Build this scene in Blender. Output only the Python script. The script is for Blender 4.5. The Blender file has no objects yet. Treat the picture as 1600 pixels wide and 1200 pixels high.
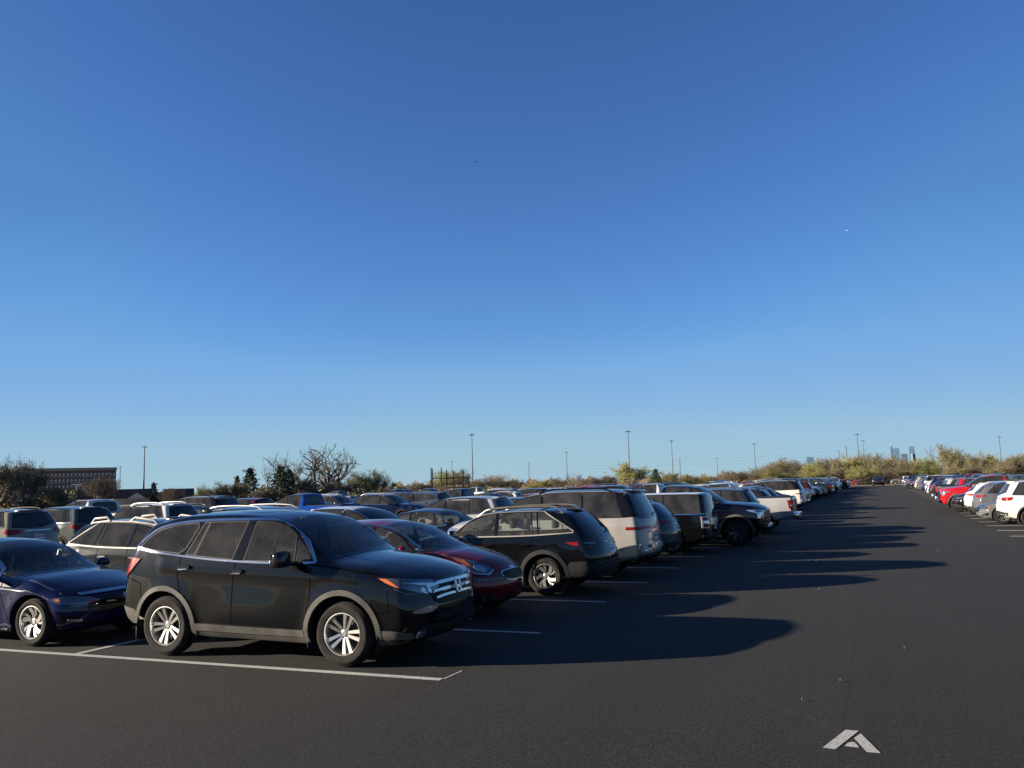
import bpy, bmesh, math, random
from math import sin, cos, pi, sqrt, radians, atan2
from mathutils import Vector, Matrix
from mathutils.bvhtree import BVHTree
from mathutils.geometry import delaunay_2d_cdt

S = bpy.context.scene
C = S.collection
rng = random.Random(7)

# ------------------------------------------------------------------ materials
MATS = {}
def mat(name, col, rough=.5, metal=0., coat=0., coat_r=.05, spec=.5, trans=0., emit=None):
    m = bpy.data.materials.new(name); m.use_nodes = True
    b = m.node_tree.nodes['Principled BSDF']
    b.inputs['Base Color'].default_value = (*col, 1)
    b.inputs['Roughness'].default_value = rough
    b.inputs['Metallic'].default_value = metal
    b.inputs['Coat Weight'].default_value = coat
    b.inputs['Coat Roughness'].default_value = coat_r
    b.inputs['Specular IOR Level'].default_value = spec
    MATS[name] = m
    return m
def nodes(m): return m.node_tree.nodes, m.node_tree.links, m.node_tree.nodes['Principled BSDF']
def noise_col(m, c1, c2, scale, detail=6, lo=.35, hi=.65, coord='Object', bump=0., bdist=.02, rough=None):
    n, l, b = nodes(m)
    tc = n.new('ShaderNodeTexCoord'); t = n.new('ShaderNodeTexNoise')
    t.inputs['Scale'].default_value = scale; t.inputs['Detail'].default_value = detail
    l.new(tc.outputs[coord], t.inputs['Vector'])
    r = n.new('ShaderNodeValToRGB')
    r.color_ramp.elements[0].position = lo; r.color_ramp.elements[0].color = (*c1, 1)
    r.color_ramp.elements[1].position = hi; r.color_ramp.elements[1].color = (*c2, 1)
    l.new(t.outputs['Fac'], r.inputs['Fac']); l.new(r.outputs['Color'], b.inputs['Base Color'])
    if bump:
        bp = n.new('ShaderNodeBump'); bp.inputs['Strength'].default_value = bump; bp.inputs['Distance'].default_value = bdist
        l.new(t.outputs['Fac'], bp.inputs['Height']); l.new(bp.outputs['Normal'], b.inputs['Normal'])
    return t, r

# car paint: the colour is the object's own colour; inside of the shell is dark trim; a little road dust low down
def make_paint():
    m = mat('car_paint', (.1,.1,.1), .22, 0., .8, .03, .04)
    n, l, b = nodes(m)
    oi = n.new('ShaderNodeObjectInfo'); ge = n.new('ShaderNodeNewGeometry'); tc = n.new('ShaderNodeTexCoord')
    no = n.new('ShaderNodeTexNoise'); no.inputs['Scale'].default_value = 3.2; no.inputs['Detail'].default_value = 9; no.inputs['Roughness'].default_value = .7
    l.new(tc.outputs['Object'], no.inputs['Vector'])
    sep = n.new('ShaderNodeSeparateXYZ'); l.new(tc.outputs['Object'], sep.inputs[0])
    mr = n.new('ShaderNodeMapRange'); mr.inputs['From Min'].default_value = .2; mr.inputs['From Max'].default_value = 1.0
    mr.inputs['To Min'].default_value = .012; mr.inputs['To Max'].default_value = .001
    l.new(sep.outputs['Z'], mr.inputs['Value'])
    mu = n.new('ShaderNodeMath'); mu.operation = 'MULTIPLY'; l.new(mr.outputs[0], mu.inputs[0]); l.new(no.outputs['Fac'], mu.inputs[1])
    mx = n.new('ShaderNodeMix'); mx.data_type = 'RGBA'
    l.new(mu.outputs[0], mx.inputs['Factor']); l.new(oi.outputs['Color'], mx.inputs['A']); mx.inputs['B'].default_value = (.20,.18,.16,1)
    mx2 = n.new('ShaderNodeMix'); mx2.data_type = 'RGBA'
    l.new(ge.outputs['Backfacing'], mx2.inputs['Factor']); l.new(mx.outputs['Result'], mx2.inputs['A']); mx2.inputs['B'].default_value = (.13,.125,.115,1)
    l.new(mx2.outputs['Result'], b.inputs['Base Color'])
    r = n.new('ShaderNodeMapRange'); r.inputs['To Min'].default_value = .015; r.inputs['To Max'].default_value = .06
    l.new(no.outputs['Fac'], r.inputs['Value']); l.new(r.outputs[0], b.inputs['Coat Roughness'])
    return m
make_paint()
def glass(name, tint, refl=1.0, dust=.05):
    m = bpy.data.materials.new(name); m.use_nodes = True
    n, l = m.node_tree.nodes, m.node_tree.links
    n.remove(n['Principled BSDF'])
    out = n['Material Output']
    tr = n.new('ShaderNodeBsdfTransparent'); tr.inputs[0].default_value = (*tint, 1)
    gl = n.new('ShaderNodeBsdfGlossy'); gl.inputs['Roughness'].default_value = .015
    fr = n.new('ShaderNodeFresnel'); fr.inputs['IOR'].default_value = 1.52
    mu = n.new('ShaderNodeMath'); mu.operation = 'MULTIPLY'; mu.use_clamp = True; mu.inputs[1].default_value = refl
    l.new(fr.outputs[0], mu.inputs[0])
    mx = n.new('ShaderNodeMixShader')
    l.new(mu.outputs[0], mx.inputs[0]); l.new(tr.outputs[0], mx.inputs[1]); l.new(gl.outputs[0], mx.inputs[2])
    # thin uneven film of road dust on the pane
    df = n.new('ShaderNodeBsdfDiffuse'); df.inputs[0].default_value = (.46,.44,.40,1)
    tc = n.new('ShaderNodeTexCoord'); no = n.new('ShaderNodeTexNoise'); no.inputs['Scale'].default_value = 2.6; no.inputs['Detail'].default_value = 8; no.inputs['Roughness'].default_value = .65
    l.new(tc.outputs['Object'], no.inputs['Vector'])
    mr = n.new('ShaderNodeMapRange'); mr.inputs['From Min'].default_value = .3; mr.inputs['From Max'].default_value = .7; mr.inputs['To Min'].default_value = dust*.45; mr.inputs['To Max'].default_value = dust*1.4
    l.new(no.outputs['Fac'], mr.inputs['Value'])
    m2 = n.new('ShaderNodeMixShader'); l.new(mr.outputs[0], m2.inputs[0]); l.new(mx.outputs[0], m2.inputs[1]); l.new(df.outputs[0], m2.inputs[2])
    l.new(m2.outputs[0], out.inputs['Surface'])
    MATS[name] = m
glass('glass_clear', (.74,.80,.77), .85, .04)
glass('glass_tint', (.24,.25,.25), .9)
mat('glass_dark', (.010,.010,.010), .03, 0, 0, .02, .42); noise_col(MATS['glass_dark'], (.012,.012,.012), (.034,.033,.030), 2.6, 8)
mat('trim_black', (.010,.010,.011), .5, spec=.15)
mat('gloss_black', (.005,.005,.006), .2, 0, .7, .05, .05)
mat('seam', (.002,.002,.002), .9, spec=.0)
mat('cladding', (.16,.155,.15), .65, spec=.15); noise_col(MATS['cladding'], (.045,.044,.040), (.085,.082,.075), 4, lo=.3, hi=.7)
mat('cladding_black', (.018,.018,.019), .6, spec=.12)
mat('chrome', (.60,.60,.61), .14, 1.)
mat('satin', (.50,.49,.47), .35, 1.)
mat('silver_trim', (.20,.19,.17), .5, .1)
mat('rubber', (.022,.021,.020), .85, spec=.12); noise_col(MATS['rubber'], (.011,.0105,.010), (.026,.024,.022), 9, lo=.35, hi=.75)
mat('alloy', (.55,.54,.52), .28, .9)
mat('alloy_dark', (.06,.06,.062), .35, .6)
mat('brake', (.03,.03,.03), .5, .5)
mat('lamp_dark', (.14,.15,.16), .12, .7, 1)
mat('lamp_clear', (.50,.54,.58), .06, .85, 1)
mat('lamp_red', (.17,.004,.007), .3, 0, .3, .05, .15)
mat('lamp_darkred', (.16,.006,.010), .3, 0, .3, .05, .15)
mat('lamp_amber', (.55,.14,.02), .15, 0, 1)
mat('plate', (.62,.63,.66), .4)
mat('plate_ink', (.02,.03,.10), .4)
mat('interior_dark', (.035,.034,.034), .7)
mat('interior_grey', (.11,.105,.10), .8)
mat('interior_tan', (.33,.29,.23), .8)
mat('underbody', (.008,.008,.008), .9)

# ------------------------------------------------------------------ basic helpers
def mesh_from_bm(name, bm, m, smooth=True, angle=35):
    me = bpy.data.meshes.new(name)
    bm.to_mesh(me); bm.free()
    for k in ([m] if isinstance(m, str) else m): me.materials.append(MATS[k])
    if smooth:
        me.polygons.foreach_set('use_smooth', [True]*len(me.polygons))
        me.set_sharp_from_angle(angle=radians(angle))
    return me
TPL = []
class Node:
    """template of a thing / part / sub-part, instantiated by copying"""
    def __init__(s, name, me=None, loc=(0,0,0), rot=(0,0,0), tint=None, label=None):
        s.name, s.me, s.loc, s.rot, s.tint, s.label, s.ch, s.tpl = name, me, loc, rot, tint, label, [], None
    def add(s, n): s.ch.append(n); return n
FAR_SKIP = ('panel_gap','badge_letter','plate_character','plate_band','seat','rear_seat','steering_wheel','dashboard','wiper','mirror_glass','mud_flap','lamp_blade','turn_signal','emblem_letter','emblem_ring','projector','taillight_lens','reflector','door_handle','rear_view_mirror','headlight_lens','emblem','fog_light','lower_fog_light','tailgate_handle','window_seal')
def inst(node, parent=None, colour=None, depth=0, lod=9, dist=0):
    if dist > 62 and node.name in FAR_SKIP: return
    if node.tpl is None:
        node.tpl = bpy.data.objects.new('template', node.me); TPL.append(node.tpl)
    o = node.tpl.copy(); o.name = node.name; C.objects.link(o)
    o.location = node.loc; o.rotation_euler = node.rot
    o.parent = parent
    if colour: o.color = (*(node.tint or colour), 1)
    if node.label and depth: o['label'] = node.label
    if depth < lod:
        for c in node.ch: inst(c, o, colour, depth+1, lod, dist)
    return o
def tag(o, label, cat=None, group=None, kind=None):
    o['label'] = label
    if cat: o['category'] = cat
    if group: o['group'] = group
    if kind: o['kind'] = kind
    return o
def single(name, bm, m, label=None, cat=None, group=None, kind=None, loc=(0,0,0), smooth=False, parent=None):
    o = bpy.data.objects.new(name, mesh_from_bm(name, bm, m, smooth)); C.objects.link(o); o.location = loc
    if parent: o.parent = parent
    if label: tag(o, label, cat, group)
    if kind: o['kind'] = kind
    return o
def empty(name, loc=(0,0,0), rz=0):
    o = bpy.data.objects.new(name, None); C.objects.link(o); o.location = loc; o.rotation_euler = (0,0,rz); o.empty_display_size = .3
    return o

def rbox(bm, c, s, bev=.02, seg=2, rot=None, taper=None):
    """bevelled box; taper = (sx, sy) scale of the top"""
    r = bmesh.ops.create_cube(bm, size=1)
    vs = r['verts']
    for v in vs:
        if taper and v.co.z > 0: v.co.x *= taper[0]; v.co.y *= taper[1]
        v.co = Vector((v.co.x*s[0], v.co.y*s[1], v.co.z*s[2]))
    if bev > 0:
        es = list({e for v in vs for e in v.link_edges})
        rr = bmesh.ops.bevel(bm, geom=es, offset=min(bev, .45*min(s)), segments=seg, affect='EDGES', profile=.5)
        vs = list({v for f in rr['faces'] for v in f.verts} | {v for v in vs if v.is_valid})
    M = Matrix.Translation(c) @ (rot.to_matrix().to_4x4() if rot is not None else Matrix.Identity(4))
    for v in vs: v.co = M @ v.co
    return vs
def tube(bm, pts, r, n=8, r2=None, cap=True):
    pts = [Vector(p) for p in pts]; rings = []
    for i, p in enumerate(pts):
        t = (pts[min(i+1, len(pts)-1)] - pts[max(i-1, 0)]).normalized()
        a = t.cross(Vector((0,0,1)) if abs(t.z) < .9 else Vector((1,0,0))).normalized(); b = t.cross(a)
        rr = r if r2 is None else r + (r2-r)*i/(len(pts)-1)
        rings.append([bm.verts.new(p + (a*cos(2*pi*k/n) + b*sin(2*pi*k/n))*rr) for k in range(n)])
    for A, B in zip(rings, rings[1:]):
        for k in range(n): bm.faces.new((A[k], A[(k+1)%n], B[(k+1)%n], B[k]))
    if cap:
        bm.faces.new(rings[0]); bm.faces.new(rings[-1][::-1])
def lathe_y(bm, prof, n=48, close=False):
    """profile [(r, y)] turned about the y axis"""
    rings = []
    for r, y in prof:
        rings.append([bm.verts.new((r*cos(2*pi*k/n), y, r*sin(2*pi*k/n))) for k in range(n)])
    pairs = list(zip(rings, rings[1:])) + ([(rings[-1], rings[0])] if close else [])
    for A, B in pairs:
        for k in range(n): bm.faces.new((A[k], A[(k+1)%n], B[(k+1)%n], B[k]))
    return rings
def fix(bm):
    bmesh.ops.recalc_face_normals(bm, faces=bm.faces[:])

def pchip(pts):
    xs = [p[0] for p in pts]; ys = [p[1] for p in pts]
    if xs[0] > xs[-1]: xs, ys = xs[::-1], ys[::-1]
    n = len(xs); h = [xs[i+1]-xs[i] for i in range(n-1)]; d = [(ys[i+1]-ys[i])/h[i] for i in range(n-1)]
    m = [0]*n
    for i in range(1, n-1):
        if d[i-1]*d[i] > 0:
            w1, w2 = 2*h[i]+h[i-1], h[i]+2*h[i-1]
            m[i] = (w1+w2)/(w1/d[i-1]+w2/d[i])
    m[0], m[-1] = d[0], d[-1]
    def f(x):
        if x <= xs[0]: return ys[0]
        if x >= xs[-1]: return ys[-1]
        i = 0
        while x > xs[i+1]: i += 1
        t = (x-xs[i])/h[i]
        return ((1+2*t)*(1-t)**2*ys[i] + t*(1-t)**2*h[i]*m[i] + t*t*(3-2*t)*ys[i+1] + t*t*(t-1)*h[i]*m[i+1])
    return f
def sstep(x, a, b):
    t = max(0., min(1., (x-a)/(b-a))); return t*t*(3-2*t)
def lerp(a, b, t): return a+(b-a)*t
def chaikin(p, n=2, k=.22):
    for _ in range(n):
        q = []
        for i in range(len(p)):
            a, b = p[i], p[(i+1) % len(p)]
            q += [(lerp(a[0],b[0],k), lerp(a[1],b[1],k)), (lerp(a[0],b[0],1-k), lerp(a[1],b[1],1-k))]
        p = q
    return p
def inside(p, x, y):
    c = False; n = len(p); j = n-1
    for i in range(n):
        if (p[i][1] > y) != (p[j][1] > y) and x < (p[j][0]-p[i][0])*(y-p[i][1])/(p[j][1]-p[i][1])+p[i][0]: c = not c
        j = i
    return c
def shrink(p, d):
    """offset polygon inward by d (outward for negative)"""
    n = len(p); A = sum(p[i][0]*p[(i+1)%n][1]-p[(i+1)%n][0]*p[i][1] for i in range(n)); sg = 1 if A > 0 else -1
    out = []
    for i in range(n):
        a, b, c = Vector(p[i-1]), Vector(p[i]), Vector(p[(i+1)%n])
        e1 = (b-a); e2 = (c-b)
        if e1.length < 1e-6 or e2.length < 1e-6: out.append(tuple(b)); continue
        e1.normalize(); e2.normalize()
        n1 = Vector((-e1.y, e1.x))*sg; n2 = Vector((-e2.y, e2.x))*sg
        m = n1+n2
        if m.length < .3: m = n1
        else: m = m/ max(m.length_squared/2, .5)
        out.append((b.x+m.x*d, b.y+m.y*d))
    return out
def arc_band(cx, cz, r0, r1, a0, a1, n=22):
    o = [(cx+r1*cos(radians(lerp(a0,a1,i/n))), cz+r1*sin(radians(lerp(a0,a1,i/n)))) for i in range(n+1)]
    i_ = [(cx+r0*cos(radians(lerp(a1,a0,i/n))), cz+r0*sin(radians(lerp(a1,a0,i/n)))) for i in range(n+1)]
    return o+i_
def circle(cx, cz, r, n=24): return [(cx+r*cos(2*pi*i/n), cz+r*sin(2*pi*i/n)) for i in range(n)]
def band(pts, w):
    """thin polygon along a 2-D polyline"""
    L, R = [], []
    for i, p in enumerate(pts):
        a = Vector(pts[max(i-1,0)]); b = Vector(pts[min(i+1,len(pts)-1)]); t = (b-a).normalized(); nn = Vector((-t.y,t.x))
        ww = w if not isinstance(w, (list, tuple)) else lerp(w[0], w[1], i/(len(pts)-1))
        L.append(tuple(Vector(p)+nn*ww/2)); R.append(tuple(Vector(p)-nn*ww/2))
    return L + R[::-1]
def spline2(pts, n=6):
    """Catmull-Rom through the points"""
    out = []
    P = [pts[0]]+list(pts)+[pts[-1]]
    for i in range(1, len(P)-2):
        for k in range(n):
            t = k/n; a,b,c,d = P[i-1],P[i],P[i+1],P[i+2]
            out.append(tuple(.5*((2*b[j])+(-a[j]+c[j])*t+(2*a[j]-5*b[j]+4*c[j]-d[j])*t*t+(-a[j]+3*b[j]-3*c[j]+d[j])*t**3) for j in (0,1)))
    out.append(tuple(pts[-1])); return out

FR = {'S': (Vector((1,0,0)), Vector((0,0,1)), Vector((0,1,0))),
      'F': (Vector((0,1,0)), Vector((0,0,1)), Vector((1,0,0))),
      'B': (Vector((0,1,0)), Vector((0,0,1)), Vector((-1,0,0))),
      'T': (Vector((1,0,0)), Vector((0,1,0)), Vector((0,0,1)))}
def diag(a, front=True):
    a = radians(a); s = 1 if front else -1
    return (Vector((-sin(a)*s, cos(a), 0)), Vector((0,0,1)), Vector((cos(a)*s, sin(a), 0)))
FR['FD'] = diag(40); FR['BD'] = diag(40, False)

# ------------------------------------------------------------------ car body
class Car:
    def __init__(s, name, sp):
        s.name, s.sp = name, sp
        s.L, s.W = sp['L'], sp['W']; s.w = s.W/2
        s.xf, s.xr, s.wr = sp['xf'], sp['xr'], sp['wr']
        s.deck, s.roof = pchip(sp['deck']), pchip(sp['roof'])
        s.bot = pchip(sp.get('bottom', [(s.L/2,.27),(s.L/2-.5,.22),(-s.L/2+.6,.24),(-s.L/2,.34)]))
        s.plan = pchip(sp.get('plan', [(s.L/2,s.w-.05),(s.L/2-.7,s.w-.005),(0,s.w),(-s.L/2+.7,s.w-.005),(-s.L/2,s.w-.05)]))
        s.fp, s.rp = pchip(sp['fprof']), pchip(sp['rprof'])
        s.root = Node(name); s.deep = 1.1
        s.build_body()
    def section(s, x):
        sp = s.sp; D, R, zb, w = s.deck(x), s.roof(x), s.bot(x), s.plan(x)
        h = max(R-D, .015); t = sstep(h, .10, .42)
        y3 = w-sp.get('sh', .05); led = lerp(sp.get('hoodedge', .14), sp.get('ledge', .02), t)
        cr = lerp(.55*h, sp.get('crown', .055), t); z4 = R-cr
        y4 = max(.3, y3-led-(z4-D)*math.tan(radians(sp.get('tumble', 20)))*sstep(h,.05,.3))
        P = [(w-.09, zb), (w-.025, zb+.13), (w, lerp(zb, D, sp.get('waist', .58))), (y3, D), (y4, z4)]
        out = [(0, zb), (w*.5, zb)]
        def fil(a, b, c, r, n):
            a, b, c = Vector(a), Vector(b), Vector(c)
            r1 = min(r, (a-b).length*.48); r2 = min(r, (c-b).length*.48)
            A = b+(a-b).normalized()*r1; B = b+(c-b).normalized()*r2
            for i in range(n+1):
                q = i/n; out.append(tuple(A*(1-q)**2+b*2*q*(1-q)+B*q*q))
        def seg(b, n):
            a = out[-1]
            for i in range(1, n+1): out.append((lerp(a[0],b[0],i/(n+1)), lerp(a[1],b[1],i/(n+1))))
        par = lambda y: (y, z4+(R-z4)*(1-(y/y4)**2))
        fil(out[-1], P[0], P[1], .06, 2)
        fil(P[0], P[1], P[2], .09, 2); seg(lerpt(P[1], P[2], .5), 3)
        fil(P[1], P[2], P[3], .22, 4); seg(lerpt(P[2], P[3], .75), 2)
        fil(P[2], P[3], P[4], lerp(.10, .035, t), 4); seg(lerpt(P[3], P[4], .8), 5)
        r4 = sp.get('r4', .09); yb = max(y4-r4, .6*y4)
        fil(P[3], P[4], par(yb*.98), r4, 4)
        ys = out[-1][0]
        for i in range(1, 9): out.append(par(ys*(1-i/8)))
        return out, w, zb, R
    def warp(s, x, y, z):
        w = s.w; hl = s.L/2; q = min(1, abs(y)/w)
        lb = s.sp.get('fblend', 1.1); b = sstep(x, hl-lb, hl)
        x0 = x
        x -= b*(s.sp.get('cf', .36)*q**2.4 + s.fp(z))
        lb = s.sp.get('rblend', 1.3); b = sstep(-x0, hl-lb, hl)
        x += b*(s.sp.get('cr', .22)*q**2.8 + s.rp(z))
        return x
    def sculpt(s, x, y, z, D):
        if abs(y) < .6*s.w or z > D+.01: return y
        d = 0
        fl = s.sp.get('flare', .022)
        for xa in (s.xf, s.xr):
            r = math.hypot(x-xa, z-s.wr); d += fl*math.exp(-((r-s.wr-.08)/.10)**2)
        mid = sstep(x, s.xr+s.wr+.0, s.xr+s.wr+.75)*(1-sstep(x, s.xf-s.wr-.75, s.xf-s.wr))
        d -= s.sp.get('scoop', .028)*mid*math.exp(-((z-(s.bot(x)+.30))/.16)**2)
        for (x1, z1, x2, z2, a) in s.sp.get('crease', []):
            if x2 < x < x1:
                zl = lerp(z2, z1, (x-x2)/(x1-x2)); f = sstep(x, x2, x2+.25)*(1-sstep(x, x1-.25, x1))
                dz = z-zl
                d += f*a*(math.exp(-(dz/.07)**2) if dz < 0 else math.exp(-(dz/.022)**2))
        return y+math.copysign(d, y)
    def build_body(s):
        L = s.L; hl = L/2; r = s.sp.get('endr', .08)
        xs = [hl-r*(1-cos(a)) for a in (0, .5, .9, 1.25, pi/2)]
        n = int((L-2*r)/.055); xs += [lerp(hl-r, -hl+r, i/n) for i in range(1, n)]
        xs += [-hl+r*(1-cos(a)) for a in (pi/2, 1.25, .9, .5, 0)]
        bm = bmesh.new(); rings = []
        for x in xs:
            sec, w, zb, R = s.section(x)
            e = min(hl-abs(x), r); dd = r-sqrt(max(0, r*r-(r-e)**2)); D = s.deck(x)
            ring = []
            for (y, z) in sec:
                k = (z-zb)/(R-zb)
                z2 = zb+dd+k*(R-zb-2*dd); y2 = y*(w-dd)/w
                y2 = s.sculpt(x, y2, z2, D)
                ring.append((x, y2, z2))
            rings.append(ring)
        m = len(rings[0]); V = {}
        def vert(i, j, sd, p):
            key = (i, j, sd)
            if abs(p[1]) < 1e-6: key = (i, j, 0)
            if key not in V: V[key] = bm.verts.new((s.warp(*p), p[1], p[2]))
            return V[key]
        for sd in (1, -1):
            g = [[vert(i, j, sd, (p[0], p[1]*sd, p[2])) for j, p in enumerate(rg)] for i, rg in enumerate(rings)]
            for A, B in zip(g, g[1:]):
                for j in range(m-1): bm.faces.new((A[j], B[j], B[j+1], A[j+1]) if sd < 0 else (A[j], A[j+1], B[j+1], B[j]))
            for end in (0, len(rings)-1):
                rg = rings[end]; cols = [g[end]]
                for q in (.86, .7, .5, .25, 0):
                    cols.append([vert((end, q), j, sd, (p[0], p[1]*q*sd, p[2])) if 0 < j < m-1 else g[end][j] for j, p in enumerate(rg)])
                for A, B in zip(cols, cols[1:]):
                    for j in range(m-1):
                        q = [A[j], A[j+1], B[j+1], B[j]]
                        q2 = []
                        for v in q:
                            if v not in q2: q2.append(v)
                        if len(q2) > 2:
                            try: bm.faces.new(q2)
                            except ValueError: pass
        bmesh.ops.remove_doubles(bm, verts=bm.verts[:], dist=1e-5)
        fix(bm)
        bm.normal_update()
        s.bvh = BVHTree.FromBMesh(bm)
        s.bm = bm
        # wheel arches
        for xa in (s.xf, s.xr):
            ra = s.wr+s.sp.get('gap', .06)
            pl = [(xa+ra*cos(radians(a)), s.wr+ra*sin(radians(a))) for a in range(-10, 191, 10)]
            pl += [(xa-ra, -.2), (xa+ra, -.2)]
            for sd in (1, -1): s.cut(pl, 'S', sd, nmin=s.w-.4)
    def cut(s, poly, fr, sd=1, nmin=None):
        U, Vv, N = FR[fr]
        U, Vv, N = [Vector((a.x, a.y*sd, a.z)) for a in (U, Vv, N)]
        us = [p[0] for p in poly]; vs = [p[1] for p in poly]
        b = (min(us)-.01, max(us)+.01, min(vs)-.01, max(vs)+.01)
        fs = []
        for f in s.bm.faces:
            if f.normal.dot(N) < .03: continue
            c = [(v.co.dot(U), v.co.dot(Vv)) for v in f.verts]
            if max(q[0] for q in c) < b[0] or min(q[0] for q in c) > b[1] or max(q[1] for q in c) < b[2] or min(q[1] for q in c) > b[3]: continue
            if nmin is not None and f.calc_center_median().dot(N) < nmin: continue
            fs.append(f)
        geom = list(set(fs) | {e for f in fs for e in f.edges} | {v for f in fs for v in f.verts})
        n = len(poly)
        for i in range(n):
            a, c = poly[i], poly[(i+1) % n]
            e = Vector((c[0]-a[0], c[1]-a[1]))
            if e.length < 1e-5: continue
            no = U*(-e.y)+Vv*e.x
            r = bmesh.ops.bisect_plane(s.bm, geom=geom, dist=1e-5, plane_co=U*a[0]+Vv*a[1], plane_no=no.normalized())
            geom = r['geom']
        kill = []
        for f in geom:
            if isinstance(f, bmesh.types.BMFace) and f.is_valid:
                c = f.calc_center_median()
                if inside(poly, c.dot(U), c.dot(Vv)): kill.append(f)
        bmesh.ops.delete(s.bm, geom=kill, context='FACES')
    def patch_mesh(s, name, poly, fr, off, m, sd=1, g=.08, skirt=True, flip=None):
        U, Vv, N = FR[fr] if isinstance(fr, str) else fr
        P = []
        for i in range(len(poly)):
            a, b = poly[i], poly[(i+1) % len(poly)]
            d = math.hypot(b[0]-a[0], b[1]-a[1]); k = max(1, int(d/g))
            if d < 1e-5: continue
            for q in range(k): P.append((lerp(a[0],b[0],q/k), lerp(a[1],b[1],q/k)))
        nb = len(P)
        us = [p[0] for p in P]; vs = [p[1] for p in P]
        u = min(us)+g*.5; pts = list(P)
        while u < max(us):
            v = min(vs)+g*.5
            while v < max(vs):
                if inside(P, u, v): pts.append((u+.0007*v, v+.0011*u))
                v += g
            u += g
        r = delaunay_2d_cdt([Vector(p) for p in pts], [(i, (i+1) % nb) for i in range(nb)], [], 1, 1e-6)
        bm = bmesh.new(); tv = []
        for p in r[0]:
            h = s.ray(U, Vv, N, p.x, p.y)
            nn = (h[1]*.6+N*.4).normalized()
            tv.append(bm.verts.new(h[0]+nn*off))
        for f in r[2]:
            try: bm.faces.new([tv[i] for i in f])
            except ValueError: pass
        bm.normal_update()
        for f in bm.faces:
            if f.normal.dot(N) < 0: f.normal_flip()
        if skirt and off > 0:
            be = [e for e in bm.edges if e.is_boundary]
            rr = bmesh.ops.extrude_edge_only(bm, edges=be)
            for v in rr['geom']:
                if isinstance(v, bmesh.types.BMVert): v.co -= N*(off+.012)
        if sd < 0:
            for v in bm.verts: v.co.y *= -1
            bmesh.ops.reverse_faces(bm, faces=bm.faces[:])
        return mesh_from_bm(name, bm, m, True, 30)
    def patch(s, name, poly, fr='S', off=.004, m='trim_black', sides=(1,-1), parent=None, sm=0, g=.08, tint=None, label=None):
        if len(poly[0]) == 3:
            U, Vv, N = FR[fr] if isinstance(fr, str) else fr
            poly = [(Vector(p).dot(U), Vector(p).dot(Vv)) for p in poly]
        if sm: poly = chaikin(poly, sm)
        out = []
        for k, sd in enumerate(sides):
            pa = parent[k] if isinstance(parent, list) else (parent or s.root)
            out.append(pa.add(Node(name, s.patch_mesh(name, poly, fr, off, m, sd, g), tint=tint, label=label)))
        return out
    def window(s, name, poly, fr='S', m='glass_dark', sides=(1,-1), sm=1, seal=.022, seal_m='trim_black', trim=None, trim_m='chrome', off=.004):
        if sm: poly = chaikin(poly, sm, .15)
        clear = m in ('glass_clear', 'glass_tint')
        if seal:
            ring = shrink(poly, -seal)
            # seal as a band: outer ring with the pane cut out of it (hole for see-through panes)
            for sd in sides: s.ring('window_seal', poly, ring, fr, .003, seal_m, sd)
        if trim:
            for sd in sides: s.ring('window_trim', shrink(poly, -seal), shrink(poly, -seal-trim), fr, .008, trim_m, sd)
        o = s.patch(name, poly, fr, off if not clear else .001, m, sides, g=.09)
        if clear:
            for sd in sides: s.cut(poly, fr, sd)
        return o
    def ring(s, name, pin, pout, fr, off, m, sd=1, parent=None):
        """closed band between two outlines with the same point count"""
        U, Vv, N = FR[fr]; bm = bmesh.new(); n = len(pin)
        a_, b_ = [], []
        for i in range(n):
            j = (i+1) % n; k = max(1, int(math.hypot(pout[j][0]-pout[i][0], pout[j][1]-pout[i][1])/.045))
            for q in range(k): a_.append(lerpt(pin[i], pin[j], q/k)); b_.append(lerpt(pout[i], pout[j], q/k))
        pin, pout = a_, b_; n = len(pin)
        def hit(p):
            h = s.ray(U, Vv, N, p[0], p[1])
            return h[0], (h[1]*.6+N*.4).normalized()
        P = [[], [], [], []]
        for a, b in zip(pin, pout):
            ha, na = hit(a); hb, nb = hit(b)
            P[0].append(bm.verts.new(ha-na*.008)); P[1].append(bm.verts.new(ha+na*off)); P[2].append(bm.verts.new(hb+nb*off)); P[3].append(bm.verts.new(hb-nb*.008))
        for k in range(3):
            for i in range(n): bm.faces.new((P[k][i], P[k][(i+1)%n], P[k+1][(i+1)%n], P[k+1][i]))
        fix(bm); bm.normal_update()
        if sum(f.normal.dot(N) for f in bm.faces) < 0: bmesh.ops.reverse_faces(bm, faces=bm.faces[:])
        if sd < 0:
            for v in bm.verts: v.co.y *= -1
            bmesh.ops.reverse_faces(bm, faces=bm.faces[:])
        return (parent or s.root).add(Node(name, mesh_from_bm(name, bm, m, True, 40)))
    def ray(s, U, Vv, N, u, v, lim=.22):
        # near the roof edge step down (or in) until the surface faces the viewer side
        for k in range(40):
            end = abs(N.x) > .9
            if end: q = (u*(1-.008*k), v)
            elif abs(N.z) < .5: q = (u, v-.008*k)
            else: q = (u, v*(1-.02*k))
            h = s.bvh.ray_cast(U*q[0]+Vv*q[1]+N*6, -N)
            if h[0] is not None and h[1].dot(N) > lim and not (end and s.deep is not None and h[0].dot(N) < s.L/2-s.deep): return h
        far = s.L/2*abs(N.x)+s.w*.75*abs(N.y) if abs(N.z) < .5 else 1.2
        if .1 < abs(N.x) < .9: far = s.L/2*abs(N.x)*.92+s.w*.75*abs(N.y)
        q = s.bvh.find_nearest(U*u+Vv*v+N*far); return (q[0], q[1])
    def top(s, x, lim=.5):
        z = s.roof(x)+.02
        while z > .5:
            h = s.bvh.ray_cast(Vector((x, 6, z)), Vector((0,-1,0)))
            if h[0] is not None and h[1].y > lim: return z
            z -= .006
        return z
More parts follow.
